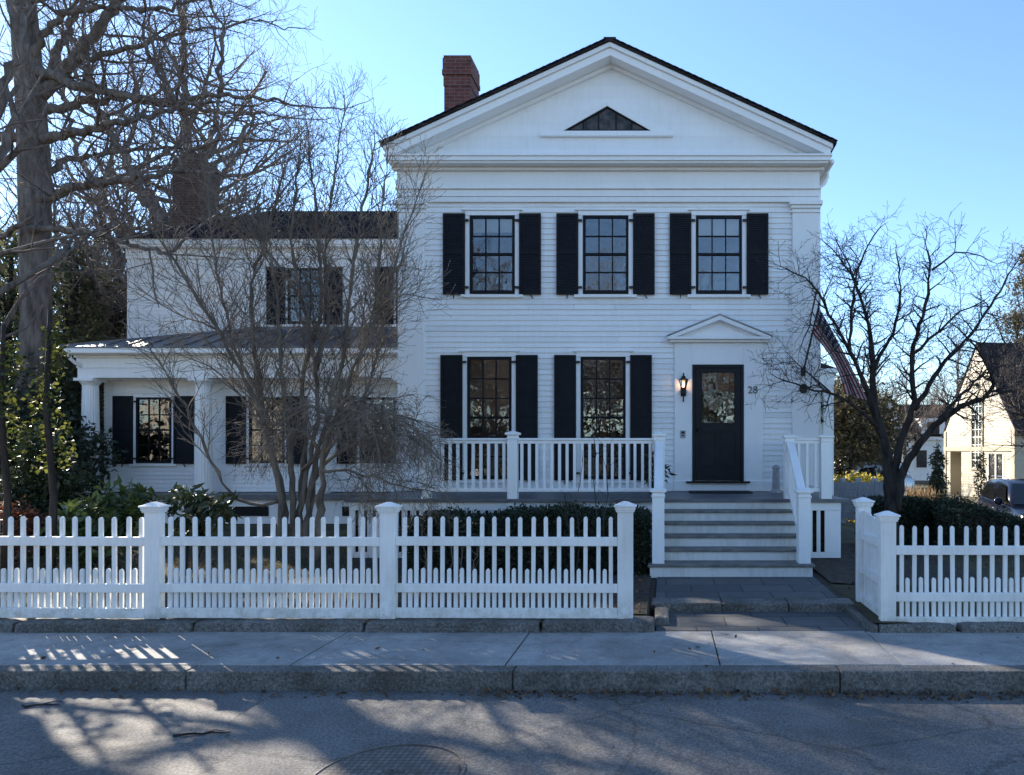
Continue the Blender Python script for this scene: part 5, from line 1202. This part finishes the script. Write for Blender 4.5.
# ------------------------------------------------------------------ cars
def loft(mb, secs, cap=True):
    m = len(secs[0]); base = mb.n; vs = [p for s in secs for p in s]; fs = []
    for i in range(len(secs)-1):
        for k in range(m): fs.append(((i+1)*m+k, (i+1)*m+(k+1)%m, i*m+(k+1)%m, i*m+k))
    if cap: fs += [tuple(range(m)), tuple((len(secs)-1)*m+k for k in range(m-1,-1,-1))]
    mb.add(vs, fs)
def suv(label, loc, rz, paint):
    """front towards local +x"""
    root = thing('parked_car', label, 'car', loc, rz)
    def sec(x, hw, zb, zt): # rounded lower body section
        return [(x,-hw*.86,zb),(x,-hw,zb+.14),(x,-hw*1.0,(zb+zt)/2),(x,-hw*.985,zt-.10),(x,-hw*.93,zt-.015),(x,-hw*.80,zt),(x,hw*.80,zt),(x,hw*.93,zt-.015),(x,hw*.985,zt-.10),(x,hw,(zb+zt)/2),(x,hw,zb+.14),(x,hw*.86,zb)]
    mb = MB(); loft(mb, [sec(-2.32,.74,.45,.92), sec(-2.27,.84,.36,1.04), sec(-2.0,.895,.30,1.085), sec(-1.2,.91,.27,1.075), sec(0,.915,.26,1.05), sec(1.0,.91,.27,1.02), sec(1.35,.90,.28,.99), sec(1.9,.87,.30,.92), sec(2.2,.80,.33,.85), sec(2.33,.68,.40,.72)])
    body = mb.build('body', paint, root, smooth=True, bevel=.012)
    mb = MB()
    def gs(x, hw, z0, hw1, z1): return [(x,-hw,z0),(x,-(hw*.45+hw1*.55),(z0*.45+z1*.55)),(x,-hw1,z1-.05),(x,-hw1*.88,z1),(x,hw1*.88,z1),(x,hw1,z1-.05),(x,(hw*.45+hw1*.55),(z0*.45+z1*.55)),(x,hw,z0)]
    loft(mb, [gs(-2.18,.80,1.0,.79,1.10), gs(-2.02,.82,1.0,.68,1.52), gs(-1.7,.84,1.0,.66,1.62), gs(-.6,.85,1.0,.665,1.66), gs(.25,.85,.99,.65,1.61), gs(.45,.85,.98,.65,1.55), gs(1.28,.82,.96,.80,1.03)])
    mb.build('cabin', paint, root, smooth=True)
    for s in (-1, 1):
        def wp(pts): 
            mb = MB(); vs = []
            for x, t in pts:
                hw = .85; top = .66; y = s*((hw*(1-t) + top*t) + .006); vs.append((x, y, 1.08 + t*.49))
            mb.add(vs, [tuple(range(len(vs)))] if s < 0 else [tuple(range(len(vs)-1,-1,-1))]); return mb.build('side_window', M['carglass'], root)
        wp([(.85,.02),(.82,.05),(.32,.86),(-.34,.93),(-.34,.02)]); wp([(-.42,.02),(-.42,.93),(-1.20,.88),(-1.28,.02)]); wp([(-1.36,.06),(-1.29,.86),(-1.70,.76),(-1.95,.22)])
        mb = MB(); mb.tube([(-1.75,s*.60,1.63),(-1.6,s*.60,1.69),(-.3,s*.60,1.715),(.15,s*.60,1.66)], .018, 6); mb.build('roof_rail', M['chrome'], root, smooth=True)
        mb = MB(); mb.lathe([(.0,-.10),(.09,-.09),(.11,0),(.09,.06),(.0,.07)], (.70, s*1.0, 1.10), 12, 'X', 1.0); mb.bar((.72,s*.86,1.06), (.72,s*.98,1.08), .05, .04); mb.build('mirror', paint, root, smooth=True)
        mb = MB(); mb.add([(2.24,s*.45,.80),(2.315,s*.45,.68),(2.20,s*.78,.70),(2.10,s*.80,.84)], [(0,1,2,3) if s < 0 else (3,2,1,0)]); mb.build('headlight', M['chrome'], root, solid=.03)
        mb = MB(); mb.box(-2.31,-2.2,min(s*.60,s*.80),max(s*.60,s*.80),.80,1.0); mb.build('tail_light', M['lampred'], root, bevel=.02)
        for k, x in enumerate((-1.42, 1.42)):
            wmb = MB(); prof = [(.20,-.10),(.31,-.11),(.345,-.07),(.345,.07),(.31,.11),(.20,.10)]; wmb.lathe(prof, (x, s*.84, .345), 28, 'Y', 1.0); wh = wmb.build('wheel', M['rubber'], root, smooth=True)
            rm = MB(); rm.lathe([(.21,-.02),(.21,.0)], (x, s*.84 + s*.105, .345), 20, 'Y')
            for q in range(5):
                a = q*2*math.pi/5; rm.bar((x, s*.955, .345), (x+.19*math.cos(a), s*.955, .345+.19*math.sin(a)), .05, .02, (0,1,0))
            rm.build('rim', M['chrome'], wh)
            ar = MB(); vs = [(x + rr*math.cos(t), s*.919, .345 + rr*math.sin(t)) for rr in (.36,.43) for t in np.linspace(-.1, 3.24, 14)]
            ar.add(vs, [(i, i+1, 15+i, 14+i) for i in range(13)]); ar.build('wheel_arch', M['rubber'], root, solid=.02)
        MB().box(-.2,-.02,min(s*.90,s*.935),max(s*.90,s*.935),.86,.885).build('door_handle', M['chrome'], root, bevel=.008)
    mb = MB(); mb.add([(1.235,-.76,1.055),(1.235,.76,1.055),(.50,.60,1.545),(.50,-.60,1.545)], [(0,1,2,3)]); o = mb.build('windscreen', M['carglass'], root)
    for v in o.data.vertices: v.co += Vector((.02,0,.018))
    mb = MB(); mb.add([(-2.195,-.70,1.12),(-2.195,.70,1.12),(-2.06,.58,1.48),(-2.06,-.58,1.48)], [(3,2,1,0)]); mb.build('rear_window', M['carglass'], root)
    MB().box(2.27,2.335,-.42,.42,.52,.68).build('grille', M['iron'], root, bevel=.02); MB().box(2.22,2.36,-.70,.70,.33,.45).build('bumper', M['iron'], root, bevel=.03)
    return root
suv('dark blue estate car parked behind the hedge at the right edge', (9.9, 19.0, -.66), math.atan2(-.98, -.2), M['carpaint'])
suv('pale silver car far off behind the golden shrub', (PX(858, 30), 30, -.45), R(200), M['palecar'])

# ------------------------------------------------------------------ neighbouring houses
def P_local(root): return None
nh = thing('cream_gabled_house', 'cream house with a steep sunlit gable beyond the hedge', 'house', (PX(945, 40), 40, -.75), R(-80))
# local: gable wall along +x from 0 to W at y=0, body runs to +y
W, H0, H1 = 6.0, 3.6, 8.1
HOL = [(2.6, 3.45, 1.65, 5.2), (.55, 1.6, .0, 2.45), (3.9, 5.2, .9, 2.35)]
mb = MB(); clap(mb, 0, W, 0, H0, lambda u, o, z: (u, -o, z), HOL, e=.14, p=.02)
z = H0; 
while z < H1-.05:
    z1 = min(z+.14, H1); a, b = (z-H0)/(H1-H0)*W/2, (z1-H0)/(H1-H0)*W/2
    segs = [(a, b, W-b, W-a)] if not (z < 5.2) else [(a, b, 2.6, 2.6), (3.45, 3.45, W-b, W-a)]
    for q in segs: mb.add([(q[0],-.02,z),(q[3],-.02,z),(q[2],0,z1),(q[1],0,z1)], [(0,1,2,3)])
    z = z1
clap(mb, 0, 9, 0, H0, lambda u, o, z: (W + o, u, z), [(2, 3.2, 1, 2.4), (5, 6.2, 1, 2.4)], e=.14, p=.02); mb.add([(0,0,0),(0,9,0),(0,9,H0),(0,0,H0)], [(0,1,2,3)]); mb.add([(0,9,0),(W,9,0),(W,9,H0),(W/2,9,H1),(0,9,H0)], [(0,1,2,3,4)])
mb.build('wall', M['cream'], nh)
mb = MB(); s_ = (H1-H0)/(W/2)
for sg in (-1, 1):
    xe = W/2 + sg*(W/2+.25); poly = [(W/2, H1+.16), (xe, H1+.16-s_*(W/2+.25)), (xe, H1+.02-s_*(W/2+.25)), (W/2, H1+.02)]
    mb.prism(poly if sg > 0 else poly[::-1], -.05, 9.2)
mb.build('roof', M['shingle'], nh)
mb = MB().box(-.06, W+.06, -.06, -.021, 2.5, 2.72); mb.box(-.05, .16, -.05, -.02, 0, H0); mb.box(W-.16, W+.05, -.05, -.02, 0, H0)
mb.box(2.5, 2.6, -.06, .03, 1.6, 5.25); mb.box(3.45, 3.55, -.06, .03, 1.6, 5.25); mb.box(2.45, 3.6, -.07, .03, 5.25, 5.4); mb.box(2.45, 3.6, -.09, .03, 1.5, 1.6); mb.build('trim', M['cream'], nh)
w_ = MB().box(2.6, 3.45, .03, .06, 1.6, 5.25).build('window', M['room'], nh)
MB().box(2.62, 3.43, .0, .004, 1.62, 5.23).build('pane', M['glass'], w_)
mb = MB()
for k in range(1, 9): mb.box(2.6, 3.45, -.03, -.002, 1.6+k*.405, 1.63+k*.405)
for x in (2.87, 3.16): mb.box(x, x+.03, -.031, -.001, 1.6, 5.25)
mb.build('muntins', M['trim'], w_)
w_ = MB().box(3.9, 5.2, .08, .11, .9, 2.35).build('window', M['room'], nh); MB().box(3.92, 5.18, .03, .034, .92, 2.33).build('pane', M['glass'], w_); mb = MB()
for x in (3.9, 4.52, 5.12): mb.box(x, x+.08, -.03, .02, .9, 2.35)
mb.build('frame', M['trim'], w_)
mb = MB(); mb.add([(.55,0,0),(.55,.9,0),(.55,.9,2.45),(.55,0,2.45)], [(0,1,2,3)]); mb.add([(1.6,0,0),(1.6,.9,0),(1.6,.9,2.45),(1.6,0,2.45)], [(3,2,1,0)]); mb.add([(.55,0,2.45),(1.6,0,2.45),(1.6,.9,2.45),(.55,.9,2.45)], [(0,1,2,3)]); mb.add([(.55,.9,0),(1.6,.9,0),(1.6,.9,2.45),(.55,.9,2.45)], [(0,1,2,3)]); mb.build('door_recess', M['cream'], nh)
MB().box(1.0, 1.58, .84, .89, 0, 2.1).build('door', M['trim'], nh, bevel=.01)
mb = MB().bar((3.0,-.16,6.0), (3.0,-.02,6.0), .3, .12); mb.build('wall_light', M['iron'], nh)

h2 = thing('white_gabled_house', 'distant white house with a dark slate roof seen through the dogwood', 'house', (PX(905, 55), 55, -.6), R(8))
mb = MB(); clap(mb, 0, 6.2, 0, 3.6, lambda u, o, z: (u, -o, z), e=.16); clap(mb, -4.2, 0, 0, 3.2, lambda u, o, z: (u, -1.5-o, z), e=.16)
mb.add([(-4.2,-1.5,3.2),(0,-1.5,3.2),(-2.1,-1.5,6.3)], [(0,1,2)]); mb.add([(0,-1.5,0),(0,5,0),(0,5,3.2),(0,-1.5,3.2)], [(0,1,2,3)]); mb.add([(-4.2,-1.5,0),(-4.2,5,0),(-4.2,5,3.2),(-4.2,-1.5,3.2)], [(3,2,1,0)]); mb.add([(6.2,0,0),(6.2,5,0),(6.2,5,3.6),(6.2,2.5,6.0),(6.2,0,3.6)], [(0,1,2,3,4)])
mb.build('wall', M['white'], h2)
mb = MB(); mb.add([(0,-.4,3.5),(6.4,-.4,3.5),(6.4,2.5,6.1),(-2.1,2.5,6.1),(0,5.4,3.5),(6.4,5.4,3.5)], [(0,1,2,3),(4,3,2,5)]); mb.add([(-2.1,-1.75,6.45),(.15,-1.75,3.1),(.15,5,3.1),(-2.1,5,6.45)], [(0,1,2,3)]); mb.add([(-2.1,-1.75,6.45),(-4.35,-1.75,3.1),(-4.35,5,3.1),(-2.1,5,6.45)], [(3,2,1,0)])
mb.build('roof', M['shingle_x'], h2, solid=.12)
mb = MB().box(1.2, 3.2, -.3, 1.5, 3.2, 4.9); dm = mb.build('dormer', M['trim'], h2); MB().box(1.7, 2.7, -.34, -.305, 3.6, 4.6).build('pane', M['room'], dm)
for x in (.8, 3.4):
    w_ = MB().box(x, x+1.1, -.06, -.02, .9, 2.5).build('window', M['trim'], h2, bevel=.01); MB().box(x+.12, x+.98, -.09, -.065, 1.02, 2.38).build('pane', M['room'], w_)

# ------------------------------------------------------------------ across the street (seen only as reflections in the panes)
evergreen('street_tree', 'pointed evergreen across the street mirrored in the door glass', conebl(1.6, -20, 6.8, 1.7), 3500, .4, M['conifer'], 400, .2, aspect=.4)
for k, x in enumerate((-27, -19.5, -12, -4.5, 3, 10.5)):
    evergreen('street_hedge_tree', 'broad olive evergreen behind the trees across the street, mirrored in the lower panes', [(x, -34, 1.6, 4.4, 2, 1.7), (x+1.5, -34.5, 2.6 + .3*(k % 3), 2.0, 1.6, 1.3), (x-2.2, -34, 2.1 + .5*(k % 2), 1.7, 1.6, 1.2)], 2600, .5, M['olive'], 420+k, .2, 'broad evergreens across the street mirrored in the panes', aspect=.4)
evergreen('street_tree', 'smaller pointed evergreen across the street mirrored low in the door glass', conebl(3.4, -22, 4.6, 1.5), 2200, .36, M['conifer'], 401, .2, aspect=.4)
for x, y, sc_ in ((-8,-19,.9),(-3.5,-24,1.1),(6,-21,.9),(-12.5,-23,1.0),(-18,-21,.9),(-6,-30,1.1),(2,-33,1.2),(9,-30,1.0),(-14,-32,1.2)):
    c = copy_tree(p1, (x, y, -.1), x*1.7, sc_, 'leafless tree across the street mirrored in the window panes'); c['group'] = 'leafless trees across the street mirrored in the panes'
oh = thing('opposite_house', 'pale house across the street mirrored in the porch wing panes', 'house', (-29, -14, 0))
mb = MB(); clap(mb, -34, -23, 0, 5.6, lambda u, o, z: (u, -12+o, z), e=.15); mb.box(-34, -23, -20, -12.05, 0, 5.6); mb.build('wall', M['cream'], oh)
mb = MB(); mb.add([(-34.4,-11.6,5.55),(-22.6,-11.6,5.55),(-22.6,-16,8.6),(-34.4,-16,8.6),(-34.4,-20.4,5.55),(-22.6,-20.4,5.55)], [(0,1,2,3),(4,5,2,3)]); mb.build('roof', M['shingle_x'], oh, solid=.15)
for x in (-32.5, -29.3, -26.1):
    for z in (1, 3.5): MB().box(x, x+1.1, -11.99, -11.93, z, z+1.5).build('window', M['room'], oh)
